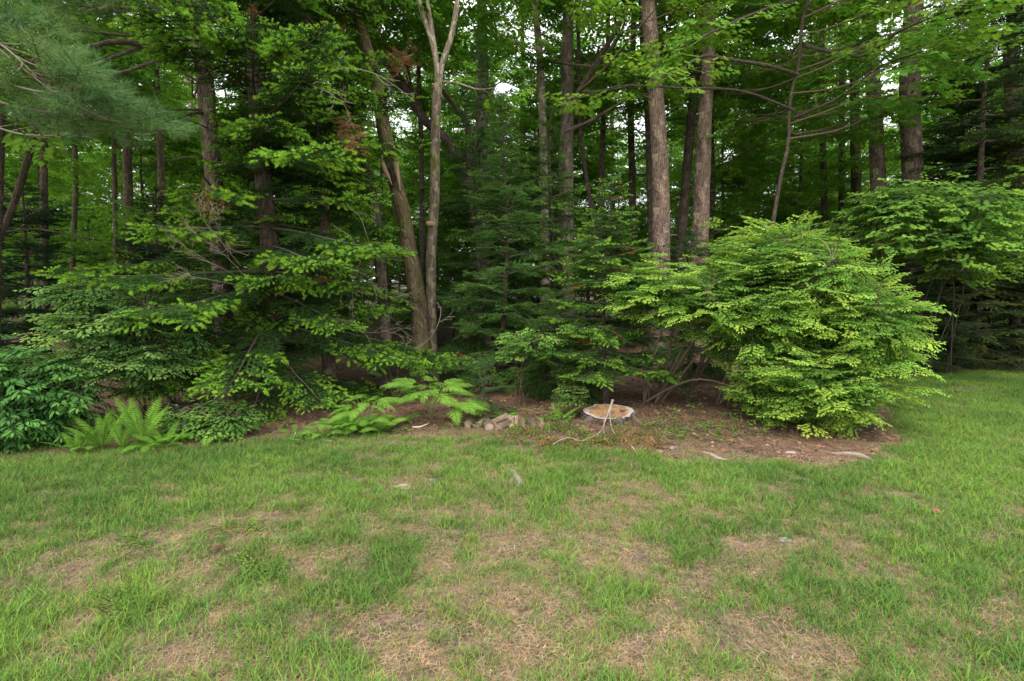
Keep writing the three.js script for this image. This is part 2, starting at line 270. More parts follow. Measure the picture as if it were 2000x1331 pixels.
// ------------------------------------------------------------------ woody growth
const rotAround = (d, ang, az) => { const t = Math.abs(d.y) > .9 ? V(1, 0, 0) : V(0, 1, 0), s = V(0, 0, 0).crossVectors(d, t).normalize(), u = V(0, 0, 0).crossVectors(s, d); return d.clone().multiplyScalar(Math.cos(ang)).addScaledVector(s, Math.sin(ang) * Math.cos(az)).addScaledVector(u, Math.sin(ang) * Math.sin(az)).normalize(); };
function grow(mb, tips, p, d, len, r, o, lvl = 0) {
  const n = o.seg?.[lvl] || 5, pts = [p.clone()], dir = d.clone();
  for (let i = 0; i < n; i++) { dir.add(V(rr(-1, 1) * o.wob, rr(-1, 1) * o.wob * .7 + (o.lift[lvl] || 0), rr(-1, 1) * o.wob)).normalize(); pts.push(pts[i].clone().addScaledVector(dir, len / n)); }
  const last = lvl >= o.kids.length;
  if (r > (o.rMin || 0)) tube(mb, pts, (t) => lerp(r, r * (last ? .3 : .4), t), lvl === 0 ? 7 : lvl === 1 ? 4 : 3, o.col || BARKT);
  const cv = new THREE.CatmullRomCurve3(pts);
  if (last) { const k = Math.max(1, Math.round(len / o.gap)); for (let i = 0; i < k; i++) { const t = (i + 1) / k; tips.push([cv.getPoint(t), cv.getTangent(Math.min(t, .98)), lvl, t]); } return; }
  const kids = o.kids[lvl];
  for (let i = 0; i < kids; i++) {
    const t = lerp(o.from ?? .3, 1, (i + rnd() * .8) / kids), dd = cv.getTangent(Math.min(t, .97)), a = rr(.5, 1.1), flat = o.flat ?? .5, az = rnd() < .5 ? 0 : Math.PI;
    grow(mb, tips, cv.getPoint(t), rotAround(dd, a, az + rr(-1, 1) * (1 - flat) * Math.PI * .5), len * (o.ratio || .55) * rr(.7, 1.15) * (1.25 - t * .5), Math.max(r * .4, .003), o, lvl + 1);
  }
  grow(mb, tips, pts[n], dir, len * .35, r * .4, o, o.kids.length);
}
function sprays(parent, name, geos, mat, tips, col, o = {}) { // leaves at the tips, shared out over the few shapes
  const lists = geos.map(() => []);
  for (const [p, d] of tips) for (let k = 0; k < (o.per || 1); k++) {
    const dd = rotAround(d, rr(0, o.turn ?? .6), rnd() < .5 ? rr(-.4, .4) : Math.PI + rr(-.4, .4)); dd.y = dd.y * .6 - (o.droop ?? .1) * rnd(); const up = V(rr(-1, 1) * (o.tilt ?? .35), 1, rr(-1, 1) * (o.tilt ?? .35));
    const s = (o.s || 1) * rr(.75, 1.2); lists[Math.floor(rnd() * geos.length)].push([frame(p.clone().add(V(rr(-1, 1), rr(-1, 1), rr(-1, 1)).multiplyScalar(o.loose || .03)), dd, up, s), tint(o.pick ? o.pick(p) : col, o.v ?? .2, o.h ?? .14)]);
  }
  geos.forEach((g, k) => lists[k].length && copies(name, g, mat, lists[k], parent));
}
// trunk through points of the photograph at one distance; goes down to the ground and up to height H
function trunkPath(px, D, H, base) {
  const P = px.map(([x, y, d]) => at(x, y, d || D)).sort((a, b) => a.y - b.y);
  const lo = P[0], g = base ? gnd(...base) : null; const out = [];
  if (g) { out.push(V(g.x, g.y - .15, g.z), V(g.x, g.y + .02, g.z)); } else if (lo.y > .3) { const s = P.length > 1 ? P[1].clone().sub(lo).normalize() : V(0, 1, 0); const t = (lo.y + .1) / Math.max(.3, s.y); const q = lo.clone().addScaledVector(s, -t * .8); q.y = floorAt(q.x, q.z) - .12; out.push(q); }
  for (const p of P) if (!out.length || p.y > out[out.length - 1].y + .12) out.push(p);
  let top = out[out.length - 1], dir = top.clone().sub(out[out.length - 2]).normalize();
  for (let k = 0; k < 4 && top.y < H; k++) { dir.lerp(V(0, 1, 0), .35).normalize(); top = top.clone().addScaledVector(dir, (H - out[out.length - 1].y) / (4 - k)).add(V(rr(-.1, .1), 0, rr(-.1, .1))); out.push(top); }
  return out;
}
function trunkMesh(parent, path, r0, r1, mat, o = {}) {
  const pts = spline(path, o.n || 46), y0 = Math.max(path[0].y, 0), mb = new MB(), s = rr(0, 99), tone = o.tone || [1, 1, 1];
  const H = path[path.length - 1].y, RB = (y) => { const t = clamp((y - y0) / (o.taperTo || H)); return lerp(r0, r1, t) * (1 + (o.flare ?? .35) * Math.exp(-Math.max(0, y - y0) / .16)); };
  const radii = pts.map((p) => RB(p.y));
  tube(mb, pts, radii, o.sides || 16, (p, a) => { const k = .85 + .3 * noise3(p.x * 3, p.y * 1.2, p.z * 3 + s), c = C(k * tone[0], k * tone[1], k * tone[2]); if (o.moss) { const m = sstep(.52, .6, fbm(p.x * 7 + s, p.y * 3.2, p.z * 7, 4) + o.moss(p, a)); c.lerp(C(.42, .5, .13), m); } return c; },
    { wrap: Math.max(1, Math.round(r0 * 6.28 / .55)), along: 1 / 1.05, lump: (a, L) => 1 + (noise3(Math.cos(a) * 1.6 + s, L * .9, Math.sin(a) * 1.6) - .5) * (o.lumpy ?? .16) + (noise3(Math.cos(a) * 5 + s, L * 3, Math.sin(a) * 5) - .5) * .07, cap: true });
  return part(o.name || 'trunk', mb.geo(), mat, parent);
}
function crown(t, path, o) { // limbs from the trunk between two heights
  const pts = spline(path, 60), tips = [], n = o.n; let mb = new MB(); const wanted = Array.from({ length: n }, (_, i) => lerp(o.y0, o.y1, (i + rnd()) / n));
  for (const y of wanted) {
    const p = pts.reduce((a, b) => Math.abs(b.y - y) < Math.abs(a.y - y) ? b : a), f = clamp((y - o.y0) / (o.y1 - o.y0 || 1)), az = o.az ? o.az() : rr(0, Math.PI * 2), el = o.el ?? lerp(.1, .8, f);
    const L = o.len * rr(.7, 1.15) * (o.shape ? o.shape(f) : 1 - .55 * f);
    grow(mb, tips, p, V(Math.cos(az) * Math.cos(el), Math.sin(el), Math.sin(az) * Math.cos(el)), L, o.r * L / o.len, o);
    if (!o.joined) { part('branch', mb.geo(), woodMat, t); mb = new MB(); }
  }
  if (o.joined) part('branches', mb.geo(), woodMat, t).userData.kind = 'stuff';
  sprays(t, 'crown', o.geos, o.mat || leafM, tips, o.leafCol, o.spray);
  return tips;
}
const DEEP = C(.115, .265, .028), MID = C(.165, .345, .03), FRESH = C(.12, .20, .022), BLUEG = C(.05, .10, .03);
const leafO = (o) => ({ wob: .16, lift: [.04, .02, 0], kids: [4, 3], gap: .34, ratio: .5, flat: .7, r: .03, geos: SP.far, leafCol: DEEP, spray: { s: 1, turn: .7, droop: .25, tilt: .5 }, ...o });
const needleO = (o) => ({ wob: .12, lift: [.03, .03, 0], kids: [5], gap: .3, ratio: .45, flat: .8, r: .035, geos: PT, mat: needleM, leafCol: C(.045, .085, .035), spray: { s: 2.2, turn: .6, droop: 0, tilt: .6 }, ...o });

// ------------------------------------------------------------------ the trees that the photograph singles out
seed(77);
function tree(o) {
  const base = trunkPath(o.px, o.D, o.H || 14, o.base), foot = V(base[0].x, 0, base[0].z);
  const t = thing(o.name || 'tree', o.label, o.cat || 'tree', foot, o.group);
  const path = base.map((p) => p.clone().sub(foot)), r0 = o.w / 2 * o.D / FPX;
  t.userData.path = undefined; delete t.userData.path;
  trunkMesh(t, path, r0, o.w2 ? o.w2 / 2 * o.D / FPX : r0 * .35, BM[o.bark || 'grey'], { ...o.trunk, taperTo: o.w2 ? EYE + o.D * .55 : undefined });
  for (const c of o.crowns || []) crown(t, path, c);
  for (const b of o.limbs || []) { // limbs drawn through points of the photograph
    const pp = b.px.map(([x, y, d]) => at(x, y, d || b.D || o.D).sub(foot)), mb = new MB(), s = rr(0, 50), ra = b.w / 2 * o.D / FPX, rb = (b.w2 ?? b.w * .4) / 2 * o.D / FPX;
    tube(mb, spline(pp, b.n || 18), (k) => lerp(ra, rb, k), 9, (p) => { const k = .85 + .3 * noise3(p.x * 4, p.y * 2, p.z * 4 + s); return C(k, k, k); }, { along: .95, lump: (a, L) => 1 + (noise3(Math.cos(a) + s, L * 2, Math.sin(a)) - .5) * .25 });
    part('limb', mb.geo(), BM[o.bark || 'grey'], t);
    if (b.leaves) { const cv = new THREE.CatmullRomCurve3(pp), m2 = new MB(), tips = []; for (let i = 0; i < b.leaves.n; i++) { const k = lerp(b.leaves.from ?? .3, 1, (i + rnd()) / b.leaves.n), d = cv.getTangent(Math.min(k, .98)); grow(m2, tips, cv.getPoint(k), rotAround(d, rr(.4, 1), (rnd() < .5 ? 0 : Math.PI) + rr(-.5, .5)), b.leaves.len * rr(.6, 1.2), .008, { wob: .15, lift: [.02, 0], kids: [3], gap: .26, ratio: .55, flat: .8, ...b.leaves }); } part('twigs', m2.geo(), woodMat, t).userData.kind = 'stuff'; sprays(t, 'crown', b.leaves.geos || SP.maple, leafM, tips, b.leaves.col || MID, b.leaves.spray || { turn: .6, droop: .2, tilt: .4 }); }
  }
  if (o.bark === 'pine') { const pts = spline(path, 80); for (let i = 0; i < 7; i++) { const y = rr(1.6, EYE + o.D * .5), p = pts.reduce((a, b) => Math.abs(b.y - y) < Math.abs(a.y - y) ? b : a), az = rr(0, 6.28), d = V(Math.cos(az), rr(.05, .5), Math.sin(az)), L = r0 + rr(.06, .3), mb = new MB(); tube(mb, [p.clone(), p.clone().addScaledVector(d, L * .7), p.clone().addScaledVector(d, L).add(V(0, -.02, 0))], [.022, .016, .01], 7, C(.13, .1, .08), { cap: true }); part('branch_stub', mb.geo(), woodMat, t); } }
  if (o.extra) o.extra(t, foot, path);
  return t;
}
const highCrown = (c = {}) => needleO({ n: 6, y0: 9.5, y1: 15, len: 3, ...c });
const highLeaf = (c = {}) => leafO({ n: 6, y0: 8, y1: 13, len: 2.8, ...c });
tree({ name: 'pine_tree', label: 'thick straight brown pine trunk rising directly behind the pale green bush', px: [[1265, 0], [1275, 120], [1286, 250], [1292, 400], [1292, 500]], D: 10.6, w: 37, w2: 25, bark: 'pine', H: 17, crowns: [highCrown()], trunk: { sides: 22, tone: [1, .96, .93] } });
tree({ name: 'pine_tree', label: 'straight pine trunk with pale scaly patches, behind the top of the pale green bush', px: [[1385, 40], [1383, 130], [1376, 250], [1371, 380], [1368, 470]], D: 11.4, w: 34, w2: 21, bark: 'pine', H: 17, crowns: [highCrown()], trunk: { sides: 22, tone: [1.05, 1, .95] } });
tree({ name: 'pine_tree', label: 'grey pine trunk with lichen behind the small firs, beside a thinner pale trunk', px: [[1110, 0], [1108, 130], [1108, 300], [1107, 480]], D: 12.7, w: 28, w2: 21, bark: 'pine', H: 16, crowns: [highCrown({ n: 14 })] });
tree({ name: 'tall_tree', label: 'thin pale lichen-covered trunk just beside the grey pine trunk', px: [[1045, 0], [1055, 130], [1062, 300], [1064, 480]], D: 12.4, w: 20, w2: 12, bark: 'grey', H: 15, crowns: [highLeaf({ leafCol: DEEP })] });
tree({ name: 'tall_tree', label: 'dark leaning trunk standing between the two thick pine trunks', px: [[1362, 120], [1352, 220], [1343, 320], [1331, 460]], D: 12.8, w: 21, w2: 15, bark: 'dark', H: 15, crowns: [highLeaf({ leafCol: DEEP })] });
tree({ name: 'tall_tree', label: 'dark trunk half hidden beside the thickest pine behind the bush', px: [[1266, 220], [1270, 330], [1274, 480]], D: 13.2, w: 18, w2: 12, bark: 'dark', H: 13, crowns: [highLeaf({ y0: 5.5 })] });
tree({ name: 'pine_tree', label: 'reddish pine trunk with bare broken stubs in the dark stand behind the bush', px: [[1698, 60], [1708, 200], [1716, 350]], D: 12, w: 28, w2: 23, bark: 'pine', H: 17, crowns: [highCrown()] });
tree({ name: 'pine_tree', label: 'broad pine trunk with lichen crust beside the dark firs', px: [[1786, 0], [1778, 120], [1777, 220], [1783, 350]], D: 11.4, w: 38, w2: 30, bark: 'pine', H: 17, crowns: [highCrown()], trunk: { tone: [.9, .9, .9] } });
tree({ name: 'pine_tree', label: 'grey knobbly trunk seen through the dark fir twigs at the edge of the view', px: [[1985, 0], [1976, 100], [1980, 200], [1986, 340]], D: 11, w: 28, w2: 22, bark: 'grey', H: 16, crowns: [highCrown({ n: 14 })] });
for (const [x0, x1, w, d, l] of [[1606, 1610, 13, 15, 'thin dark trunk, outermost of three thin trunks standing close together'], [1645, 1645, 13, 15.4, 'thin dark trunk, middle one of three thin trunks standing close together'], [1670, 1673, 20, 14.6, 'thin dark trunk nearest the reddish pine, one of three close together']])
  tree({ name: 'tall_tree', label: l, px: [[x0, 60], [x0, 230], [x1, 350]], D: d, w, w2: w * .7, bark: 'dark', H: 14, crowns: [highLeaf({ y0: 6.5, len: 2.2 })] });
tree({ name: 'maple_tree', label: 'maple with long thin branches spreading bright leaves over the pine trunks', cat: 'maple tree', px: [[1596, -60], [1568, 40], [1561, 120], [1543, 200], [1540, 280], [1527, 340], [1516, 400]], D: 9.6, w: 8, w2: 5, bark: 'dark', H: 11,
  crowns: [leafO({ n: 30, y0: 4.3, y1: 8.2, len: 2.5, el: .14, az: () => rr(-1.75, 1.5), shape: (f) => 1, r: .018, geos: [...SP.maple, ...SP.mapleBig], leafCol: C(.14, .3, .03), gap: .3, flat: .9, kids: [5, 3], spray: { s: 1, turn: .7, droop: .35, tilt: .45, h: .2 } }), highLeaf({ n: 12, y0: 7, y1: 11, geos: SP.mapleBig, leafCol: MID })],
  limbs: [{ px: [[1558, 145], [1500, 128, 9.1], [1430, 117, 8.6], [1376, 109, 8.3], [1330, 134, 8], [1274, 156, 7.7]], w: 7, leaves: { n: 5, len: .4, col: C(.17, .3, .03), from: .6 } }, { px: [[1578, -10], [1490, 20, 9], [1400, 58, 8.2], [1330, 92, 7.8]], w: 6, leaves: { n: 5, len: .5, col: C(.14, .29, .03) } },
    { px: [[1575, 90], [1680, 110, 9], [1760, 60, 8], [1850, 20, 7.4]], w: 6, leaves: { n: 12, len: .5, col: C(.17, .31, .03), from: .3 } }, { px: [[1552, 230], [1640, 190, 9], [1720, 130, 8.4], [1790, 105, 8]], w: 6, leaves: { n: 9, len: .5, col: C(.14, .29, .03) } }, { px: [[1550, 215], [1450, 178, 9.2], [1330, 172, 8.8], [1215, 168, 8.6], [1150, 184, 8.5]], w: 5, leaves: { n: 5, len: .35, col: C(.17, .3, .03), from: .65 } }] });
tree({ name: 'young_tree', label: 'young dark tree with curved forked stem in front of the grey pine trunk', px: [[1238, -20], [1205, 55], [1160, 130], [1125, 190], [1100, 258], [1096, 420]], D: 11.4, w: 13, w2: 8, bark: 'dark', H: 11, crowns: [leafO({ n: 16, y0: 5.5, y1: 10.5, len: 2.2, leafCol: MID })], limbs: [{ px: [[1100, 258], [1150, 238], [1200, 208], [1225, 195]], w: 8, leaves: { n: 4, len: .5, from: .5, geos: SP.far, col: MID } }, { px: [[1155, 138], [1215, 60], [1222, -20]], w: 8, leaves: { n: 5, len: .7, from: .4, geos: SP.far, col: MID } }] });
tree({ name: 'forked_tree', label: 'slim grey tree forking high into two limbs, patched with moss and lichen', px: [[855, 165], [852, 220], [849, 330], [848, 400], [842, 500], [843, 620], [845, 745]], base: [845, 749], D: 8.75, w: 21, w2: 15, bark: 'grey', H: 4.9, trunk: { moss: (p) => (p.y > 2.2 && p.y < 4.4 ? .02 : -.2), flare: .35, tone: [.6, .57, .53] },
  limbs: [{ px: [[856, 175], [853, 130], [845, 85], [826, 30], [812, -20], [790, -120]], w: 12, w2: 8, leaves: { n: 6, len: .8, from: .75 } }, { px: [[857, 175], [862, 130], [880, 75], [891, 20], [897, -30], [910, -130]], w: 11, w2: 8, leaves: { n: 6, len: .8, from: .75 } }, { px: [[853, 120], [842, 50], [832, -20]], w: 9, w2: 6 }, { px: [[856, 160], [890, 162], [935, 175, 8.5], [965, 172, 8.3]], w: 5, w2: 2, leaves: { n: 3, len: .3, from: .6 } }],
  extra: (t, foot) => { const p = at(839, 437, 8.62).sub(foot), mb = new MB(); tube(mb, [p.clone().add(V(.06, 0, -.12)), p.clone().add(V(-.02, 0, 0)), p.clone().add(V(-.025, 0, .035))], [.05, .046, .04], 10, C(.28, .17, .09), { cap: true }); part('branch_stub', mb.geo(), woodMat, t); } });
tree({ name: 'hollow_tree', label: 'leaning mossy tree with a torn hollow in its trunk, beside the slim forked tree', px: [[680, -20], [695, 30], [715, 95], [732, 150], [742, 210], [752, 270], [768, 340], [787, 420], [800, 500], [813, 570], [822, 660], [826, 740]], base: [826, 757], D: 8.6, w: 36, w2: 20, bark: 'moss', H: 12, trunk: { tone: [.85, .82, .78], n: 70, sides: 20, lumpy: .3, moss: (p, a) => (p.y > 3.1 && p.y < 4.6 ? .08 : 0) + (p.y < 2.6 && Math.cos(a - .6) > .5 ? .06 : -.1), flare: .3 }, crowns: [leafO({ n: 12, y0: 7, y1: 12, len: 2.6 })],
  extra: (t, foot) => { // torn lips of the hollow and its dark rotten core
    const lip = (pts, r, c, nm) => { const mb = new MB(); tube(mb, spline(pts.map(([x, y, d]) => at(x, y, d).sub(foot)), 14), (k) => r * Math.sin(Math.PI * clamp(k * .9 + .08)) + .006, 8, c, { lump: (a, L) => 1 + (noise3(a * 2, L * 9, 3) - .5) * .6 }); part(nm, mb.geo(), woodMat, t); };
    lip([[744, 296, 8.45], [748, 322, 8.42], [758, 345, 8.42], [766, 362, 8.44]], .035, C(.26, .16, .10), 'torn_bark');
    lip([[768, 282, 8.44], [772, 305, 8.42], [775, 335, 8.42], [782, 372, 8.44]], .04, C(.28, .18, .12), 'torn_bark');
    lip([[757, 288, 8.43], [762, 300, 8.4], [770, 296, 8.42]], .03, C(.2, .13, .08), 'torn_bark');
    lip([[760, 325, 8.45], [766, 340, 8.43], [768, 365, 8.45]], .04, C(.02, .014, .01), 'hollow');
  } });
tree({ name: 'tall_tree', label: 'narrow dark trunk that bends past the hollow tree, its foot among the ferns', px: [[690, 250], [700, 285], [724, 370], [736, 450], [748, 600], [756, 740]], base: [757, 764], D: 8.5, w: 24, w2: 15, bark: 'dark', H: 9, crowns: [leafO({ n: 10, y0: 5.2, y1: 9, len: 2 })] });
tree({ name: 'leaning_tree', label: 'dark leaning tree with crossing limbs seen behind the slim forked tree', px: [[740, 100], [790, 170], [830, 235], [870, 270], [905, 330], [930, 430]], D: 11.5, w: 24, w2: 13, bark: 'dark', H: 9, crowns: [leafO({ n: 12, y0: 6, y1: 9.5, len: 2.4 })], limbs: [{ px: [[912, 345], [915, 290], [912, 240], [885, 205], [862, 175]], w: 15, leaves: { n: 4, len: .8, geos: SP.far, from: .6 } }, { px: [[830, 235], [800, 160], [790, 60], [785, -20]], w: 9 }] });
tree({ name: 'tall_tree', label: 'grey trunk rising behind the bluish fir tops', px: [[941, 20], [944, 150], [943, 260], [944, 420]], D: 13.6, w: 24, w2: 18, bark: 'grey', H: 14, crowns: [highLeaf({ y0: 6 })], trunk: { tone: [.7, .75, .7] } });
for (const [x, w, d, l, pts] of [[1176, 12, 14, 'thin dark stem between the grey pine and the thickest pine', [[1180, 190], [1176, 300], [1172, 400]]], [1150, 9, 13, 'thinnest leaning dark stem between the grey pine and the thickest pine', [[1132, 240], [1143, 330], [1160, 440]]], [1235, 15, 15, 'dark distant trunk close before the thickest pine', [[1232, 200], [1235, 340], [1236, 480]]], [822, 11, 13, 'thin distant stem between the hollow tree and the slim forked tree', [[820, 200], [823, 300], [824, 400]]], [1390, 14, 15, 'distant dark trunk just past the scaly pine', [[1388, 260], [1392, 350], [1388, 440]]]])
  tree({ name: 'thin_tree', label: l, px: pts, D: d, w, w2: w * .7, bark: 'dark', H: 11, crowns: [leafO({ n: 7, y0: 5, y1: 11, len: 2.2 })] });
for (const [w, d, l, pts] of [[17, 13, 'straight grey trunk in the dim woods beyond the pine boughs', [[246, 200], [248, 300], [253, 470]]], [13, 12.5, 'thin wavy stem between the straight grey trunk and the pine with the big limb', [[303, 110], [308, 220], [314, 330], [313, 460]]], [9, 14, 'very thin stem in the dim woods under the pine boughs', [[146, 280], [147, 380], [143, 470]]], [9, 13.5, 'very thin stem close to the straight grey trunk', [[222, 280], [224, 380], [226, 480]]], [14, 11, 'dark upper trunk among the pine boughs near the corner of the view', [[78, 0], [82, 60], [84, 180], [86, 470]]]])
  tree({ name: 'thin_tree', label: l, px: pts, D: d, w, w2: w * .75, bark: 'dark', H: 11, crowns: [leafO({ n: 8, y0: 4.5, y1: 11, len: 2.3, leafCol: MID })], trunk: { tone: [1.5, 1.5, 1.4] } });
tree({ name: 'thin_tree', label: 'slanting dark trunk at the edge of the dim woods below the pine boughs', px: [[64, 270], [45, 340], [22, 410], [-2, 470], [-20, 560]], D: 8, w: 13, w2: 10, bark: 'dark', H: 5, crowns: [leafO({ n: 5, y0: 4, y1: 5, len: 1.2, leafCol: DEEP })], limbs: [{ px: [[12, 452], [70, 448], [130, 458], [180, 475], [200, 500]], w: 4, w2: 2 }] });

// white pines at the left: the one with the big bare limbs, the other reaching in with soft needle boughs
const PINEC = C(.125, .225, .075);
function bough(t, foot, o) { // needle bough through points of the photograph
  const pp = o.px.map(([x, y, d]) => at(x, y, d).sub(foot)), mb = new MB(), cv = new THREE.CatmullRomCurve3(pp), tips = [];
  tube(mb, spline(pp, 16), (k) => lerp(o.r, o.r * .25, k), 6, C(.16, .13, .10)); 
  for (let i = 0; i < o.n; i++) { const k = lerp(o.from ?? .15, 1, (i + rnd()) / o.n), d = cv.getTangent(Math.min(.98, k)); grow(mb, tips, cv.getPoint(k), rotAround(d, rr(.5, 1.1), (rnd() < .5 ? 0 : Math.PI) + rr(-.6, .6)), o.len * rr(.6, 1.2) * (1.15 - .5 * k), .008, { wob: .12, lift: [.04, .02], kids: [3], gap: .2, ratio: .5, flat: .75, col: C(.14, .11, .08) }); }
  part('bough', mb.geo(), woodMat, t); if (o.needles !== 0) sprays(t, 'needles', PT, needleM, tips.filter(() => rnd() < (o.needles ?? 1)), PINEC, { s: o.s || 1, turn: .5, droop: -.2, tilt: .5 });
}
tree({ name: 'pine_tree', label: 'dark pine with a long bare limb and lichen below it, beside the large fir', px: [[384, -20], [393, 60], [398, 130], [403, 190], [408, 250], [424, 430], [437, 620]], base: [440, 800], D: 7.9, w: 34, w2: 29, bark: 'pine', H: 13, trunk: { tone: [.8, .8, .78], n: 60 }, crowns: [needleO({ n: 16, y0: 6.2, y1: 12, len: 2.8, spray: { s: 1.6, turn: .6, droop: 0, tilt: .6 } })],
  limbs: [{ px: [[392, 118], [352, 98, 7.6], [290, 88, 7.2], [230, 82, 6.9], [170, 92, 6.5], [100, 108, 6.2]], w: 14, w2: 5, n: 30 }, { px: [[392, 100], [355, 110, 7.5], [310, 118, 7], [240, 140, 6.6], [190, 150, 6.4], [140, 152, 6.3]], w: 7, w2: 3, n: 26 }, { px: [[400, 108], [425, 108], [440, 92], [452, 78]], w: 9, w2: 4 }, { px: [[280, 92, 7.2], [225, 110, 6.8], [185, 128, 6.4], [160, 150, 6.2]], w: 6, w2: 3 }, { px: [[400, 220], [370, 222, 7.4], [340, 234, 7.2]], w: 7, w2: 3 }, { px: [[395, 80], [330, 76, 7.3], [230, 68, 6.8], [140, 60, 6.4], [85, 75, 6.2]], w: 5, w2: 2 }, { px: [[402, 215], [330, 214, 7.3], [250, 218, 7]], w: 4, w2: 2 }, { px: [[398, 110], [378, 190, 7.6], [374, 150, 7.2]], w: 5, w2: 2 }, { px: [[388, 60], [420, 30], [455, 10]], w: 6, w2: 2 }],
  extra: (t, foot) => { bough(t, foot, { px: [[388, 40, 7.8], [320, 20, 7], [240, 22, 6.4], [150, 10, 6]], r: .025, n: 14, len: .5 }); bough(t, foot, { px: [[388, -20, 7.8], [330, -30, 6.8], [260, -10, 6], [190, 20, 5.6]], r: .025, n: 14, len: .55 }); bough(t, foot, { px: [[405, 250, 7.8], [360, 235, 7.2], [320, 250, 6.9], [280, 270, 6.7]], r: .015, n: 5, len: .3, needles: .6 }); } });
tree({ name: 'white_pine', label: 'white pine at the edge of the view holding soft blue-green needle boughs', cat: 'pine tree', px: [[-6, 120], [-4, 200], [-6, 320], [-12, 500]], D: 7.6, w: 22, w2: 18, bark: 'dark', H: 12, crowns: [needleO({ n: 10, y0: 7, y1: 12, len: 2.4 })],
  extra: (t, foot) => { for (const b of [[[2, 120, 7.6], [-10, 90, 6.2], [40, 130, 5.2], [120, 190, 4.9], [210, 235, 4.8]], [[4, 180, 7.6], [-20, 190, 6], [60, 215, 5.2], [160, 225, 5], [245, 240, 5]], [[4, 150, 7.6], [-40, 140, 6], [20, 165, 5], [90, 180, 4.7], [160, 175, 4.6]], [[2, 100, 7.6], [-60, 60, 5.6], [-10, 80, 4.7], [30, 110, 4.5], [70, 150, 4.5]], [[4, 230, 7.6], [-20, 240, 6.4], [40, 262, 5.6], [110, 265, 5.3], [190, 262, 5.2]], [[2, 60, 7.6], [-30, 20, 6], [30, 45, 5.2], [80, 100, 5]]]) bough(t, foot, { px: b, r: .014, n: 8, len: .36, from: .3, needles: .7 }); } });

// ------------------------------------------------------------------ firs
const OLD = C(.055, .125, .03), NEW = C(.24, .44, .04);
function fir(o) {
  const base = o.base, t = o.into || thing(o.name || 'fir_tree', o.label, o.cat || 'fir tree', base, o.group), H = o.H, y0 = o.y0 ?? .3;
  const lean = o.lean || V(0, 0, 0), axis = (y) => V(lean.x * y + .05 * Math.sin(y * 1.3 + H), y, lean.z * y);
  const tp = Array.from({ length: 16 }, (_, i) => axis(H * i / 15)); tp[0].y = -.1;
  const tm = new MB(); tube(tm, tp, (k) => lerp(o.r, .006, k) * (1 + .3 * Math.exp(-k * H / .15)), 12, (p) => { const k = .8 + .4 * noise3(p.x * 9, p.y * 4, p.z * 9); return C(k, k * .97, k * .93); }, { along: .95 }); part('trunk', tm.geo(), BM[o.bark || 'dark'], t);
  let wood = new MB(); const old = FT.map(() => []), young = FT.map(() => []); let y = y0;
  while (y < H - .06) {
    const f = (y - y0) / (H - y0), n = Math.round(rr(...(o.whorl || [4, 5]))), a0 = rr(0, 6.28), dy = (o.gapY || .26) * lerp(1.1, .75, f) * rr(.7, 1.3);
    for (let b = 0; b < n; b++) {
      const az = a0 + (b + rr(-.25, .25)) / n * Math.PI * 2, L = Math.max(.12, o.R * Math.pow(1 - f, o.pow || .75) * rr(.62, 1.12) * (o.side ? o.side(az, f) : 1)); if (rnd() < (o.miss || .05)) continue;
      const el = lerp(o.el0 ?? -.05, o.el1 ?? .7, f) + rr(-.12, .12), ns = 7, pts = [axis(y + rr(-.06, .06))]; const dir = V(Math.cos(az) * Math.cos(el), Math.sin(el), Math.sin(az) * Math.cos(el));
      for (let i = 0; i < ns; i++) { const s = (i + 1) / ns; dir.y += (o.sag ?? -.09) * (1 - s) * (1 - f) + (o.turnUp ?? .05) * s * s; dir.x += rr(-.05, .05); dir.z += rr(-.05, .05); dir.normalize(); pts.push(pts[i].clone().addScaledVector(dir, L / ns)); }
      tube(wood, pts, (k) => lerp(.007 + L * .007, .002, k), 4, C(.10, .08, .062)); const cv = new THREE.CatmullRomCurve3(pts), gap = o.twigGap || .08, lit = rnd();
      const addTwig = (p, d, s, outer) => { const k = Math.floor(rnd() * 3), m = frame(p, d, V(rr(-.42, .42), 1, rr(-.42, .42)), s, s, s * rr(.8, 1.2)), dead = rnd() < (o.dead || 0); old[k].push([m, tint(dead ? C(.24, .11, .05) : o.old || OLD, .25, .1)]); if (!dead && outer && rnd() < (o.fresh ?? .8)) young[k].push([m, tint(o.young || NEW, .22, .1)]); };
      for (let s = L * (o.bareIn ?? .22); s < L; s += gap) {
        const k = s / L, p = cv.getPoint(k), d = cv.getTangent(Math.min(.98, k)), l = clamp((L - s) * .7 + .16, .16, o.twigMax || .5) / .4 * rr(.7, 1.15);
        for (const g of [-1, 1]) { if (rnd() < .12) continue; const sd = V(0, 0, 0).crossVectors(d, V(0, 1, 0)).normalize().multiplyScalar(g); const td = d.clone().multiplyScalar(rr(.4, .8)).add(sd).add(V(0, rr(-.38, .08) - (o.hang || 0), 0)).normalize(); addTwig(p, td, l, k > (o.freshFrom ?? .45)); }
      }
      addTwig(pts[ns], dir, clamp(L * .3, .35, 1) * rr(.8, 1.1), true);
      if (o.single) { part('branch', wood.geo(), woodMat, t); wood = new MB(); }
    }
    y += dy;
  }
  { const p = axis(H); for (let i = 0; i < 5; i++) { const a = rr(0, 6.28); old[0].push([frame(p.clone().add(V(0, -.02, 0)), V(Math.cos(a), .9, Math.sin(a)), V(0, 1, .3), .5), o.old || OLD]); } }
  if (!o.single) part('branches', wood.geo(), woodMat, t).userData.kind = 'stuff';
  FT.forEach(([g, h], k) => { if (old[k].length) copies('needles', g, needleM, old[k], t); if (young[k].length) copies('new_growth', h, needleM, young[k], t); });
  return t;
}
seed(301);
const B = (x, y) => gnd(x, y);
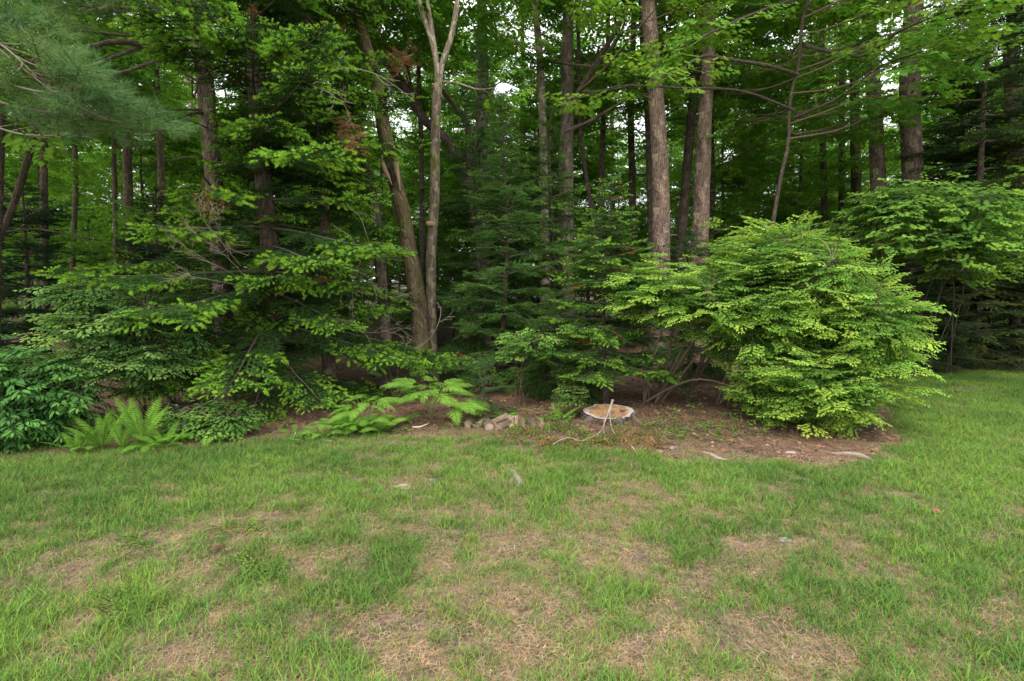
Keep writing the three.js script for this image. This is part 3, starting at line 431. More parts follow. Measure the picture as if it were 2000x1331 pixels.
fir({ label: 'large full fir with bright green new tips on drooping boughs, beside the dark pine', base: at(535, 790, 7.4).setY(0), single: 1, H: 11.5, r: .15, R: 2.3, y0: .5, pow: .42, gapY: .34, whorl: [6, 7], el0: -.04, el1: .4, sag: -.1, turnUp: .07, fresh: .8, freshFrom: .5, twigMax: .46, twigGap: .075, hang: .08, dead: .006, side: (az, f) => (Math.sin(az) > .3 ? 1.06 : 1) * (Math.cos(az) > .5 && f < .3 ? 1.08 : 1) * (Math.cos(az) < -.2 && f > .16 ? lerp(1, .3, sstep(.16, .3, f)) : 1) });
fir({ label: 'tall fir with scaly trunk and sparse upper boughs, standing over the ferns', base: at(652, 790, 7.9).setY(0), H: 10, r: .1, R: 1.5, y0: 1.0, pow: .4, gapY: .32, whorl: [5, 6], el0: -.15, el1: .35, sag: -.13, fresh: .7, freshFrom: .6, dead: .03, side: (az) => (Math.cos(az) > .2 ? .62 : 1), miss: .12, lean: V(-.035, 0, -.02), bark: 'pine', bareIn: .3 });
fir({ label: 'young dark fir centred before the grey pine trunk, with layered boughs', base: gnd(985, 752), H: 4.6, r: .05, R: 1.25, y0: .35, pow: .8, gapY: .24, whorl: [5, 6], sag: -.05, el0: 0, el1: .5, fresh: .5, freshFrom: .55, young: C(.12, .23, .04), old: C(.085, .18, .042), miss: .15 });
fir({ label: 'small fir with a bare pointed leader, directly behind the cut stump', base: gnd(1183, 790), single: 1, H: 3.05, r: .036, R: .95, y0: .55, pow: .8, gapY: .2, whorl: [5, 6], el0: 0, el1: .35, sag: -.06, fresh: .6, freshFrom: .55, young: C(.23, .42, .045), old: C(.075, .16, .038), dead: .025, miss: .08 });
fir({ label: 'dark fir with bluish green boughs behind the slim forked tree', base: at(935, 700, 10).setY(0), H: 6.2, r: .07, R: 1.5, y0: .5, pow: .8, fresh: .3, young: C(.15, .29, .05), old: C(.075, .165, .045), miss: .3 });
fir({ label: 'fir with feathery boughs in the gap between the grey pine and the small fir', base: at(1075, 720, 10.4).setY(0), H: 5.2, r: .06, R: 1.4, y0: .5, pow: .8, fresh: .5, young: C(.18, .34, .045), old: C(.085, .185, .04), miss: .3 });
fir({ label: 'tall dark fir with a thin trunk and horizontal boughs beside the broad pine', base: at(1880, 690, 10.6).setY(0), H: 10, r: .085, R: 2, y0: 2.2, pow: .55, gapY: .34, el0: -.05, el1: .4, sag: -.07, fresh: .4, young: C(.11, .19, .04), old: C(.05, .095, .034), miss: .15 });
fir({ name: 'hemlock_tree', cat: 'hemlock', label: 'hemlock with dull green boughs sweeping down to the far edge of the lawn', base: at(1990, 730, 10.6).setY(0), H: 6, r: .08, R: 1.9, y0: .35, pow: .6, gapY: .27, sag: -.13, el0: 0, fresh: .6, young: C(.16, .21, .045), old: C(.065, .095, .034) });
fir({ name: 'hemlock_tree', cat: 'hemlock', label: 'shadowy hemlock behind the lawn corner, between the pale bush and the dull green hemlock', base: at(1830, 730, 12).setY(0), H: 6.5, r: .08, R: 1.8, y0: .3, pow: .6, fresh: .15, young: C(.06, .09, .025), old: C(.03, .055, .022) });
fir({ name: 'hemlock_tree', cat: 'hemlock', label: 'low dense hemlock at the lawn corner just behind the tip of the pale bush', base: at(1765, 730, 10.2).setY(0), H: 3.6, r: .05, R: 1.3, y0: .2, pow: .5, gapY: .22, fresh: .2, young: C(.09, .13, .03), old: C(.045, .08, .028) });
fir({ name: 'hemlock_tree', cat: 'hemlock', label: 'broad dark hemlock closing the back of the lawn under the low maple', base: at(1905, 730, 10.4).setY(0), H: 3.8, r: .05, R: 1.5, y0: .2, pow: .5, gapY: .22, fresh: .3, young: C(.11, .16, .035), old: C(.05, .085, .03) });
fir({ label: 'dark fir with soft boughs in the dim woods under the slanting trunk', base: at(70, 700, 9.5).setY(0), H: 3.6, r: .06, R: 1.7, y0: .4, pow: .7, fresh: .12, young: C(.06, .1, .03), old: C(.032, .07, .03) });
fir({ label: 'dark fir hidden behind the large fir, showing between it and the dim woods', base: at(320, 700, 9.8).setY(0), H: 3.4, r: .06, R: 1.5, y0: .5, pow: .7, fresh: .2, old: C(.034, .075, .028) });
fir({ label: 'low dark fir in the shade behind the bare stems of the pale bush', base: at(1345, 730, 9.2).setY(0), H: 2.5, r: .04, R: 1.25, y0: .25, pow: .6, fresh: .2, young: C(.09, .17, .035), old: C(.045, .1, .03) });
fir({ label: 'seedling fir standing alone on the forest floor behind the firewood', base: gnd(940, 815), H: .62, r: .008, R: .34, y0: .2, gapY: .12, twigGap: .08, twigMax: .22, fresh: .3, young: C(.09, .15, .03), old: C(.05, .095, .035) });
fir({ label: 'bushy low fir with pale tips beside the small fir behind the stump', base: gnd(1085, 772), H: 1.5, r: .025, R: .8, y0: .2, gapY: .2, fresh: .7, young: C(.14, .24, .03) });

// ------------------------------------------------------------------ the woods behind
seed(900);
{
  const GL = 'trees standing deep in the woods';
  const proto = (name, label, cat, H, r, c, group, tone) => { const t = thing(name, label, cat, V(0, 0, 0), group); const path = [V(0, -.15, 0), V(rr(-.1, .1), H * .3, rr(-.1, .1)), V(rr(-.25, .25), H * .65, rr(-.25, .25)), V(rr(-.4, .4), H, rr(-.4, .4))]; trunkMesh(t, path, r, r * .3, BM[rnd() < .6 ? 'dark' : 'grey'], { sides: 9, n: 22, taperTo: H, flare: .3, tone }); for (const k of c) crown(t, path, k); return t; };
  const P = [
    ['tall', proto('background_tree', 'tall slender tree with a leafy crown deep in the woods', 'tree', 15, .13, [leafO({ n: 13, y0: 4.5, y1: 13, len: 3, gap: .46, rMin: .007, joined: 1 })], GL)],
    ['tall', proto('background_tree', 'tall slender tree with a leafy crown deep in the woods', 'tree', 14, .11, [leafO({ n: 14, y0: 3.5, y1: 12.5, len: 2.7, gap: .46, leafCol: MID, rMin: .007, joined: 1 })], GL)],
    ['mid', proto('background_tree', 'tall slender tree with a leafy crown deep in the woods', 'tree', 10, .07, [leafO({ n: 15, y0: 2, y1: 9.5, len: 2.3, gap: .42, leafCol: MID, rMin: .007, joined: 1 })], GL)],
    ['mid', proto('background_tree', 'tall slender tree with a leafy crown deep in the woods', 'tree', 9, .06, [leafO({ n: 15, y0: 1.4, y1: 9, len: 2.2, gap: .4, leafCol: C(.18, .38, .035), rMin: .007, joined: 1 })], GL)],
    ['low', proto('sapling', 'leafy sapling of the understorey deep in the woods', 'sapling', 4, .025, [leafO({ n: 13, y0: .5, y1: 4, len: 1.4, gap: .3, r: .012, rMin: .004, joined: 1, kids: [3, 2], leafCol: MID, spray: { s: .7, turn: .7, droop: .25, tilt: .4 } })], 'saplings deep in the woods')],
    ['low', proto('sapling', 'leafy sapling of the understorey deep in the woods', 'sapling', 3, .02, [leafO({ n: 11, y0: .3, y1: 3, len: 1.3, gap: .3, r: .012, rMin: .004, joined: 1, kids: [3, 2], leafCol: DEEP, spray: { s: .7, turn: .7, droop: .25, tilt: .4 } })], 'saplings deep in the woods')],
    ['fir', fir({ name: 'background_fir', group: 'dark firs deep in the woods', label: 'dark fir of the understorey deep in the woods', base: V(0, 0, 0), H: 5, r: .05, R: 1.4, y0: .3, gapY: .36, twigGap: .16, whorl: [4, 5], fresh: .1, young: C(.06, .11, .03), old: C(.034, .072, .028) })],
  ];
  const taken = {}, spots = [];
  const put = (kind, x, z, s) => { const list = P.filter((p) => p[0] === kind).map((p) => p[1]), src = pick(list), first = !taken[src.uuid]; taken[src.uuid] = 1; const o = first ? src : src.clone(); if (!first) { o.name = numbered(src.name.replace(/_\d+$/, '')); scene.add(o); o.userData = { ...src.userData }; } o.position.set(x, floorAt(x, z), z); o.rotation.y = rr(0, 6.28); o.scale.setScalar(s); };
  // rows receding into the woods, thinner where the photograph lets the sky through
  for (const [n, d0, d1, kinds] of [[20, 13.5, 19, ['tall', 'mid', 'mid', 'low', 'fir', 'low']], [26, 19, 27, ['tall', 'tall', 'mid', 'low', 'mid', 'fir']], [36, 27, 40, ['tall', 'tall', 'mid', 'mid', 'low']], [40, 40, 56, ['tall', 'mid', 'tall', 'low']]])
    for (let i = 0; i < n; i++) { const D = rr(d0, d1), x = ((i + rnd()) / n * 2 - 1) * (D * 1.08 + 2); put(kinds[i % kinds.length], x, -D, rr(.85, 1.2)); }
  for (let i = 0; i < 110; i++) { const D = rr(16, 50), x = ((i + rnd()) / 110 * 2 - 1) * (D * 1.05); put('low', x, -D, rr(1, 1.9)); }
  for (let i = 0; i < 30; i++) { const D = rr(14.5, 30), x = ((i + rnd()) / 30 * 2 - 1) * (D * 1.05); put('mid', x, -D, rr(.6, 1)); }
  for (let i = 0; i < 26; i++) { const D = rr(20, 36), x = ((i + rnd()) / 26 * 2 - 1) * (D * 1.05); put(i % 2 ? 'tall' : 'mid', x, -D, rr(.9, 1.25)); }
  for (let i = 0; i < 26; i++) { const D = rr(11, 15), x = ((i + rnd()) / 26 * 2 - 1) * (D * 1.05); put(rnd() < .65 ? 'low' : 'fir', x, -D, rr(.55, .95)); }
  for (const [x, z] of [[-9, -8], [-10.5, -6], [-12, -10], [12.5, -9.5], [14, -11], [13, -13]]) put('tall', x, z, 1);
}

// ------------------------------------------------------------------ shrubs
const matTints = (m, cols) => cols.map((c) => { const k = m.clone(); k.color.copy(c); return k; });
function shrub(o) {
  const foot = gnd(...o.root), t = thing(o.name, o.label, o.cat || 'shrub', V(foot.x, foot.y, foot.z)); const mbStem = [], twigs = new MB(), tips = [];
  const bases = o.bases.map(([x, y]) => gnd(x, y).sub(foot)), shells = o.shells.map(([x, y, D, a, b, c]) => [at(x, y, D).sub(foot), V(a, b, c)]), tot = shells.reduce((s, e) => s + e[1].x * e[1].y, 0), nodes = [];
  const stemCol = o.stemCol || C(.15, .108, .07);
  // main stems, arching out of the ground
  for (let i = 0; i < o.stems; i++) {
    const e = shells[i % shells.length], b = bases[i % bases.length].clone().add(V(rr(-.06, .06), -.03, rr(-.06, .06))), q = e[0].clone().add(V(rr(-1, 1) * e[1].x * .55, rr(-.5, .5) * e[1].y, rr(-1, 1) * e[1].z * .55)); if (q.y < .25) q.y = .25;
    const m = b.clone().lerp(q, .45).add(V(rr(-.1, .1), (o.lift ?? .22) + rr(0, .2) * ((o.lift ?? .22) / .22), rr(-.1, .1))), cv = new THREE.CatmullRomCurve3([b, b.clone().lerp(m, .5).add(V(0, .06, 0)), m, q]), r = rr(.7, 1.2) * (o.stemR || .016), mb = new MB();
    tube(mb, cv.getPoints(12), (k) => lerp(r, r * .35, k), 7, (p) => { const k = .8 + .4 * noise3(p.x * 12, p.y * 5, p.z * 12); return C(stemCol.r * k, stemCol.g * k, stemCol.b * k); }); mbStem.push(mb);
    for (const k of [.55, .75, 1]) nodes.push([cv.getPoint(k), cv.getTangent(Math.min(k, .98))]);
  }
  mbStem.forEach((m) => part('stem', m.geo(), woodMat, t));
  for (let i = 0; i < o.shoots; i++) {
    let w = rnd() * tot, e = shells[0]; for (const s of shells) { w -= s[1].x * s[1].y; if (w <= 0) { e = s; break; } }
    const u = V(rr(-1, 1), rr(-1, 1), rr(-1, 1)).normalize(), rad = Math.pow(rnd(), .45), q = e[0].clone().add(V(u.x * e[1].x, u.y * e[1].y, u.z * e[1].z).multiplyScalar(rad * (.72 + .5 * noise3(u.x * 3.4 + 9, u.y * 3.4, u.z * 3.4)))); if (q.y < (o.lowest ?? .08)) continue;
    let best = nodes[0]; for (const n of nodes) if (n[0].distanceToSquared(q) < best[0].distanceToSquared(q)) best = n;
    const p = best[0], L = p.distanceTo(q), c1 = p.clone().addScaledVector(best[1], L * .35).add(V(0, L * .12, 0)), cv = new THREE.QuadraticBezierCurve3(p, c1, q);
    tube(twigs, cv.getPoints(5), (k) => lerp(.0045, .0018, k), 3, stemCol);
    const out = q.clone().sub(p).setY((q.y - p.y) * .3).normalize(), ns = Math.max(3, Math.round(L / (o.gap || .11)));
    for (let k = 0; k < ns; k++) { const f = lerp(.35, 1, (k + 1) / ns); tips.push([cv.getPoint(f), rotAround(cv.getTangent(f).lerp(out, .5).normalize(), rr(.2, 1), (k % 2 ? 0 : Math.PI) + rr(-.5, .5)), f * rad]); }
    tips.push([q, out, rad * 1.1]);
  }
  part('twigs', twigs.geo(), woodMat, t).userData.kind = 'stuff';
  const eye = V(0, EYE, 0).sub(t.position), all = tips.map(([p, d, age]) => { d = d.clone(); d.y = d.y * .5 - rnd() * (o.droop ?? .25); const m = frame(p, d, V(rr(-.35, .35), 1, rr(-.35, .35)), (o.s || 1) * rr(.75, 1.2)); return { m, p, d: p.distanceTo(eye), age }; }).sort((a, b) => a.d - b.d);
  const colOf = (a) => o.old.clone().lerp(o.young, clamp(sstep(.62, 1.02, a.age + rr(-.2, .2)))), mats = matTints(o.mat || leafM, [0, .35, .7, 1].map((k) => o.old.clone().lerp(o.young, k))), lists = o.geos.map(() => []);
  all.forEach((a, i) => { if (i < (o.singles ?? 300)) { const k = Math.round(clamp(sstep(.62, 1.02, a.age + rr(-.2, .2))) * 3), g = part('leaf_spray', pick(o.geos), mats[k], t); g.applyMatrix4(a.m); } else lists[Math.floor(rnd() * o.geos.length)].push([a.m, tint(colOf(a), .16, .12)]); });
  o.geos.forEach((g, k) => lists[k].length && copies('leaves', g, o.mat || leafM, lists[k], t));
  return t;
}
seed(41);
shrub({ name: 'burning_bush', label: 'huge spreading bush with layered pale yellow-green leaves, beside the cut stump', root: [1290, 783], bases: [[1252, 787], [1275, 785], [1290, 782], [1345, 770], [1400, 790], [1470, 790], [1540, 790]], stems: 20, stemR: .02, shoots: 1800, gap: .1,
  shells: [[1380, 575, 6.6, 1.25, .5, 1.0], [1500, 520, 6.7, .85, .6, .95], [1545, 565, 6.5, .95, .72, 1.1], [1450, 610, 6.5, .75, .42, .8], [1640, 640, 6.4, .8, .7, .9], [1580, 680, 6.3, .98, .92, 1.1], [1560, 745, 6.0, .7, .62, .75], [1250, 560, 6.6, .42, .3, .6]], geos: [...SP.bush, ...SP.bushBig], old: C(.15, .315, .045), young: C(.34, .53, .08), droop: .22, s: .8 });
shrub({ name: 'feathery_shrub', label: 'airy shrub with flat layers of pale leaves between the glossy shrub and the large fir', root: [300, 805], bases: [[290, 805], [310, 800], [335, 790]], stems: 12, stemR: .013, shoots: 460, gap: .1,
  shells: [[265, 620, 6.1, .75, .3, .6], [165, 700, 5.8, .62, .22, .5], [200, 562, 6.3, .55, .13, .5], [330, 600, 6.4, .5, .3, .6], [300, 690, 6.0, .5, .22, .5]], geos: [...SP.bush, ...SP.bushBig], old: C(.11, .24, .055), young: C(.22, .38, .09), droop: .35, stemCol: C(.1, .075, .055) });
shrub({ name: 'glossy_shrub', label: 'dense dark shrub with long glossy leaves at the edge of the lawn', root: [40, 860], bases: [[-20, 870], [40, 865], [90, 860], [140, 850]], stems: 12, stemR: .012, shoots: 420, gap: .1, lowest: .03,
  shells: [[30, 770, 5.2, .75, .55, .55], [105, 785, 5.45, .38, .38, .4], [-60, 760, 5.2, .7, .6, .5], [15, 850, 5.05, .6, .22, .3]], geos: SP.gloss, mat: leafGloss, old: C(.05, .145, .032), young: C(.085, .22, .042), droop: .3, stemCol: C(.09, .07, .05) });
shrub({ name: 'low_shrub', label: 'low fine-leaved pale green shrub growing among the ferns', root: [350, 862], bases: [[330, 862], [360, 860], [390, 855]], lift: .04, stems: 8, stemR: .005, shoots: 220, gap: .07, lowest: .04, shells: [[378, 824, 5.45, .34, .22, .26], [432, 822, 5.45, .26, .19, .25]], geos: SP.tiny, s: 1.5, old: C(.12, .26, .05), young: C(.22, .38, .08), singles: 60 });
shrub({ name: 'sprig_shrub', label: 'thin sapling holding pale leafy sprigs before the dark young fir', root: [1012, 790], bases: [[1005, 792], [1018, 790]], lift: .1, stems: 4, stemR: .005, shoots: 60, gap: .1, lowest: .6, shells: [[1030, 672, 6.8, .42, .22, .3]], geos: SP.bush, old: C(.13, .28, .05), young: C(.24, .42, .07), singles: 60 });
shrub({ name: 'seedling_bush', label: 'knee-high sprout with round pale leaves just behind the weeds left of the stump', root: [1110, 790], bases: [[1108, 792], [1116, 790]], lift: .03, stems: 5, stemR: .003, shoots: 34, gap: .07, lowest: .05, shells: [[1113, 770, 6.3, .12, .12, .1]], geos: SP.tiny, s: 1.4, old: C(.11, .2, .04), young: C(.18, .28, .06), singles: 30 });
shrub({ name: 'low_maple', cat: 'maple', label: 'low spreading maple with broad green leaves behind the pale bush, above the dark hemlocks', root: [1800, 735], bases: [[1770, 735], [1800, 733], [1850, 733]], stems: 7, stemR: .016, s: .72, shoots: 360, gap: .17, lowest: .9, shells: [[1790, 440, 8.2, 1.35, .72, 1], [1930, 470, 8, 1.0, .7, .9], [1840, 380, 8.4, .7, .4, .6]], geos: SP.maple, old: C(.12, .26, .035), young: C(.22, .4, .05), droop: .4, stemCol: C(.06, .05, .04) });

// ------------------------------------------------------------------ ferns
seed(63);
function frondGeo(n, bend, wide, lobes, col, profile, kind) { // unit length along x, arching in x-y
  const mb = new MB(), pts = [V(0, 0, 0)]; let a = 0; const N = 24; for (let i = 0; i < N; i++) { a -= bend / N * (.4 + 1.2 * i / N); pts.push(pts[i].clone().add(V(Math.cos(a) / N, Math.sin(a) / N, rr(-.002, .002)))); }
  tube(mb, pts, (k) => lerp(.008, .002, k), 4, C(.6, .55, .35)); const cv = new THREE.CatmullRomCurve3(pts);
  for (let i = 0; i < n; i++) for (const s of [-1, 1]) {
    const t = lerp(.14, .99, (i + .5 + (s > 0 ? .2 : 0)) / (n + .3)), p = cv.getPoint(t), d = cv.getTangent(t), up = V(-d.y, d.x, 0), z = V(0, 0, s), L = wide * profile((t - .14) / .86) * rr(.9, 1.08), W = Math.min(.9 / n, L * .45) * (kind || .42), pd = z.clone().addScaledVector(d, .35 + .3 * t).normalize().add(V(0, -.12 + rr(-.12, .1), 0)).normalize(), g = V(0, 0, 0).crossVectors(pd, up).normalize(), k = rr(.86, 1.14), c = C(col.r * k, col.g * k, col.b * k);
    const m = lobes; let pm = mb.v(p, c), pl = null, pr = null;
    for (let j = 0; j <= m * 2; j++) { const f = (j + 1) / (m * 2 + 1), w = W * (j % 2 ? .55 : 1) * (1 - Math.pow(f, 2.2)), q = p.clone().addScaledVector(pd, L * f).add(V(0, -.18 * f * f * L, 0)), cm = mb.v(q, c), l = mb.v(q.clone().addScaledVector(g, w).addScaledVector(up, .006), c), r = mb.v(q.clone().addScaledVector(g, -w).addScaledVector(up, .006), c);
      if (pl === null) { mb.t(pm, l, cm); mb.t(pm, cm, r); } else { mb.q(pm, pl, l, cm); mb.q(pr, pm, cm, r); } pm = cm; pl = l; pr = r; }
  }
  return mb.geo();
}
const lance = (t) => Math.pow(Math.sin(Math.PI * Math.pow(clamp(t * .93 + .05), .75)), .8) + .04, broad = (t) => Math.pow(1 - t, .65) * (t < .12 ? .75 + t * 2 : 1) + .05;
const FR = { up: [0, 1].map(() => frondGeo(20, .6, .14, 4, C(1, 1, 1), lance)), arch: [0, 1].map(() => frondGeo(18, 1.5, .2, 4, C(1, 1, 1), lance)), broad: [0, 1].map(() => frondGeo(14, .9, .3, 4, C(1, 1, 1), broad)) };
const fernCols = matTints(fernM, [C(.13, .29, .03), C(.15, .31, .035), C(.1, .23, .03), C(.175, .335, .045)]);
function fern(label, px, kind, n, L, el, o = {}) {
  const p = gnd(...px), t = thing('fern', label, 'fern', p, o.group); const a0 = rr(0, 6.28);
  for (let i = 0; i < n; i++) { const az = o.az ? rr(...o.az) : a0 + (i + rr(-.3, .3)) / n * 6.28, e = el + rr(-.2, .2), d = V(Math.cos(az) * Math.cos(e), Math.sin(e), Math.sin(az) * Math.cos(e)), m = part('frond', pick(FR[kind]), fernCols[(o.c || [0, 1, 2])[Math.floor(rnd() * (o.c || [0, 1, 2]).length)]], t); let st = V(0, 0, 0);
    if (o.stalk) { const mb = new MB(), top = V(d.x * o.stalk * .35, o.stalk * rr(.75, 1.1), d.z * o.stalk * .35); tube(mb, [V(0, -.02, 0), top.clone().multiplyScalar(.5).add(V(0, .03, 0)), top], () => .003, 4, C(.14, .14, .05)); part('stalk', mb.geo(), woodMat, t); st = top; }
    m.applyMatrix4(frame(st, d, V(rr(-.25, .25), 1, rr(-.25, .25) + .15), L * (kind === 'broad' ? .95 : kind === 'up' ? 1.08 : 1.0) * rr(.8, 1.15))); }
  return t;
}
fern('upright narrow fern beside the glossy shrub, first of the row along the lawn edge', [152, 886], 'up', 6, .34, .95, { c: [0, 2] });
fern('tall pale fern with ladder-like fronds standing free before the shadow', [202, 880], 'up', 7, .48, 1.2, { c: [0, 1] });
fern('thin upright fern with tightly folded fronds between the two tallest ferns', [242, 880], 'up', 5, .42, 1.2, { c: [0, 1] });
fern('tallest fern touching the low fine-leaved shrub', [276, 876], 'up', 7, .5, 1.2, { c: [0, 1] });
fern('feathery fern spilling out of the low fine-leaved shrub', [322, 876], 'up', 8, .36, .7, { c: [1, 0] });
fern('short fern leaning out over the grass below the feathery fern', [300, 876], 'arch', 8, .3, .8, { c: [1, 0] });
fern('low fern tucked between the glossy shrub and the tall pale fern', [176, 884], 'arch', 7, .26, .85, { c: [0, 2] });
fern('fern with spreading fronds under the low shrub, over bare ground', [410, 862], 'arch', 8, .36, .75, { c: [1, 0] });
fern('shaded fern hanging over the brown litter before the large fir', [450, 850], 'arch', 7, .4, .7, { c: [2, 0] });
fern('small bright fern by itself before the dark litter, nearest the lawn', [632, 856], 'arch', 7, .28, .85, { c: [1, 3] });
fern('low arching fern massed before the scaly fir trunk', [672, 850], 'arch', 13, .4, 1.05, { c: [1, 0] });
fern('wide arching fern between the scaly fir trunk and the bent trunk', [708, 848], 'arch', 14, .44, 1.0, { c: [0, 1] });
fern('bright fern with drooping tips touching the lawn', [745, 848], 'arch', 12, .34, .95, { c: [1, 3] });
fern('tall broad-fronded fern with flat pale fronds, above the low arching ferns', [715, 842], 'broad', 14, .36, .25, { c: [1, 3, 0], stalk: .34 });
fern('broad dark-shaded fern with upright fronds just before the hollow tree', [775, 792], 'broad', 5, .34, .5, { c: [2], stalk: .5 });
fern('largest bright fern with flat overlapping fronds before the slim forked tree', [842, 822], 'broad', 24, .46, .25, { c: [1, 3, 0], stalk: .42 });
fern('bright fern with broad fronds leaning towards the firewood', [885, 826], 'broad', 12, .4, .15, { c: [1, 3], stalk: .26, az: [-.6, 1.6] });
fern('small fern in the shade between the two broad-fronded ferns', [790, 828], 'arch', 7, .26, .8, { c: [0, 2] });
fern('small bright fern growing behind the firewood', [985, 818], 'arch', 6, .26, .7, { c: [1] });
fern('single yellow-green fern near the cut stump', [1092, 822], 'up', 5, .3, .9, { c: [3] });
fern('tiny dark fern in the litter under the scaly fir', [575, 850], 'arch', 5, .2, .8, { c: [2] });

// ------------------------------------------------------------------ the cut stump
seed(88);
{
  const p = gnd(1198, 833), c = V(p.x, p.y, p.z - .3), t = thing('tree_stump', 'wide freshly cut tree stump with orange heart and pale rim', 'tree stump', c), N = 96, h = .105;
  const R = (a, y = 1) => .265 * (1 + .13 * Math.cos(a * 2 + .15) + .05 * Math.cos(a * 3 + 1) + .05 * Math.cos(a * 5 + 2.2) + (noise3(Math.cos(a) * 4, Math.sin(a) * 4, 2) - .5) * .16) * (1 + .14 * Math.pow(1 - y, 2.5)), top = (x, z) => h + .16 * -z + .012 * (noise2(x * 14, z * 14) - .5);
  const bark = new MB(), rows = [];
  for (let j = 0; j <= 14; j++) { const y = j / 14, row = []; for (let i = 0; i <= N * 2; i++) { const a = i / (N * 2) * Math.PI * 2, fur = (noise3(Math.cos(a) * 13, y * 1.6, Math.sin(a) * 13) - .5) * .055 + (noise3(Math.cos(a) * 34, y * 5, Math.sin(a) * 34) - .5) * .03, r = (R(a, y) + .016 + fur * .8) * (y > .97 ? .985 : 1), x = Math.cos(a) * r, z = Math.sin(a) * r, k = .7 + .6 * noise3(Math.cos(a) * 20, y * 4, Math.sin(a) * 20); row.push(bark.v(V(x, lerp(-.06, top(x, z) - .004, y), z), C(.4 * k, .31 * k, .27 * k), a * 1.2, y * .5)); } rows.push(row); }
  for (let j = 0; j < 14; j++) for (let i = 0; i < N * 2; i++) bark.q(rows[j][i], rows[j + 1][i], rows[j + 1][i + 1], rows[j][i + 1]);
  part('bark', bark.geo(), BM.stump, t);
  const ring = (r0, r1, col, name, lift) => { const mb = new MB(), M = 14, rr_ = []; for (let j = 0; j <= M; j++) { const row = []; for (let i = 0; i <= N; i++) { const a = i / N * Math.PI * 2, f = lerp(r0(a), r1(a), j / M), x = Math.cos(a) * R(a) * f, z = Math.sin(a) * R(a) * f; row.push(mb.v(V(x, top(x, z) + lift + (noise2(x * 40, z * 40) - .5) * .006, z), col(a, f, x, z), x * 3, z * 3)); } rr_.push(row); } for (let j = 0; j < M; j++) for (let i = 0; i < N; i++) mb.q(rr_[j][i], rr_[j][i + 1], rr_[j + 1][i + 1], rr_[j + 1][i]); return part(name, mb.geo(), woodMat, t); };
  const edge = (a) => .84 + .16 * (noise3(Math.cos(a) * 2, Math.sin(a) * 2, 5) - .5) + .12 * (noise3(Math.cos(a) * 7, Math.sin(a) * 7, 9) - .5);
  ring(edge, () => 1.0, (a, f, x, z) => { const g = .84 + .26 * noise2(x * 60, z * 60), s = sstep(.64, .72, fbm(x * 12 + 3, z * 12, 4, 3)), c = C(.33 * g, .285 * g, .265 * g); return c.lerp(C(.2, .16, .15), s * .6); }, 'sapwood', 0);
  ring(() => .001, edge, (a, f, x, z) => { const w = Math.sin(f * 95 + noise2(x * 16, z * 16) * 5), g = .85 + .2 * w + .4 * (noise2(x * 45, z * 45) - .5), rot = sstep(.6, .68, fbm(x * 9 + 6, z * 9 + 1, 2, 3)), c = C(.30 * g, .165 * g, .075 * g); return c.lerp(C(.13, .07, .035), rot * .8).lerp(C(.12, .07, .05), .8 * sstep(.66, .7, noise2(x * 70, z * 70))); }, 'heartwood', .003);
  const hole = new MB(); tube(hole, [V(.17, h + .016, -.0), V(.17, h + .008, .0), V(.172, h - .02, 0)], [.022, .034, .02], 10, C(.05, .025, .015), { cap: true }); part('rotten_knot', hole.geo(), woodMat, t);
  // surface roots running out from the foot
  for (const a of [.25, 1.2, 2.6, 5.7]) { const mb = new MB(), q = [0, 1, 2, 3].map((i) => { const r = R(a, 0) * (.85 + i * .17); return V(Math.cos(a + i * .06) * r, .05 - i * .028, Math.sin(a + i * .06) * r); }); tube(mb, spline(q, 10), (k) => lerp(.055, .015, k), 8, (s) => { const k = .7 + .6 * noise3(s.x * 20, s.y * 20, s.z * 20); return C(.085 * k, .06 * k, .05 * k); }); part('root', mb.geo(), woodMat, t); }
}
// dead branch propped against the stump
{
  const f = gnd(1178, 862), t = thing('dead_branch', 'bare forked dead branch leaning on the front of the stump', 'branch', V(f.x, 0, f.z));
  const lay = (name, w, pts) => { const mb = new MB(), P = pts.map(([x, y, d]) => (d ? at(x, y, d) : gnd(x, y + 3).add(V(0, .075, 0))).sub(t.position)); tube(mb, spline(P, 26), (k) => lerp(w * 1.25, w * .6, k), 8, (p) => { const k = .75 + .5 * noise3(p.x * 30, p.y * 30, p.z * 30); return C(.25 * k, .2 * k, .165 * k); }, { cap: true, lump: (a, L) => 1 + (noise3(Math.cos(a), L * 30, Math.sin(a)) - .5) * .3 }); part(name, mb.geo(), woodMat, t); };
  lay('stem', .0125, [[1197, 781, 6.12], [1192, 797, 6.08], [1187, 810, 6.02], [1181, 825, 5.92], [1178, 838, 5.82]]);
  lay('limb', .0085, [[1178, 838, 5.82], [1168, 848, 5.55], [1150, 857, 5.3], [1133, 862, 5.22], [1112, 866], [1092, 872], [1080, 880]]);
  lay('limb', .009, [[1178, 838, 5.82], [1181, 848, 5.58], [1190, 857, 5.36], [1203, 868, 5.2], [1216, 879]]);
  lay('limb', .0075, [[1191, 800, 6.07], [1192, 820, 5.98], [1196, 838, 5.7], [1202, 852, 5.45], [1209, 868]]);
  lay('twig', .004, [[1135, 863, 5.42], [1150, 866, 5.4], [1160, 868]]); lay('twig', .004, [[1190, 857, 5.55], [1203, 850, 5.6], [1220, 842, 5.7]]); lay('twig', .004, [[1184, 852, 5.6], [1182, 862, 5.5], [1183, 871]]); lay('twig', .0035, [[1200, 866, 5.44], [1192, 866, 5.44], [1186, 872]]);
  lay('twig', .004, [[1178, 838, 5.82], [1166, 846, 5.75], [1155, 852, 5.6]]); lay('twig', .0035, [[1107, 866, 5.45], [1098, 865], [1088, 868]]);
}
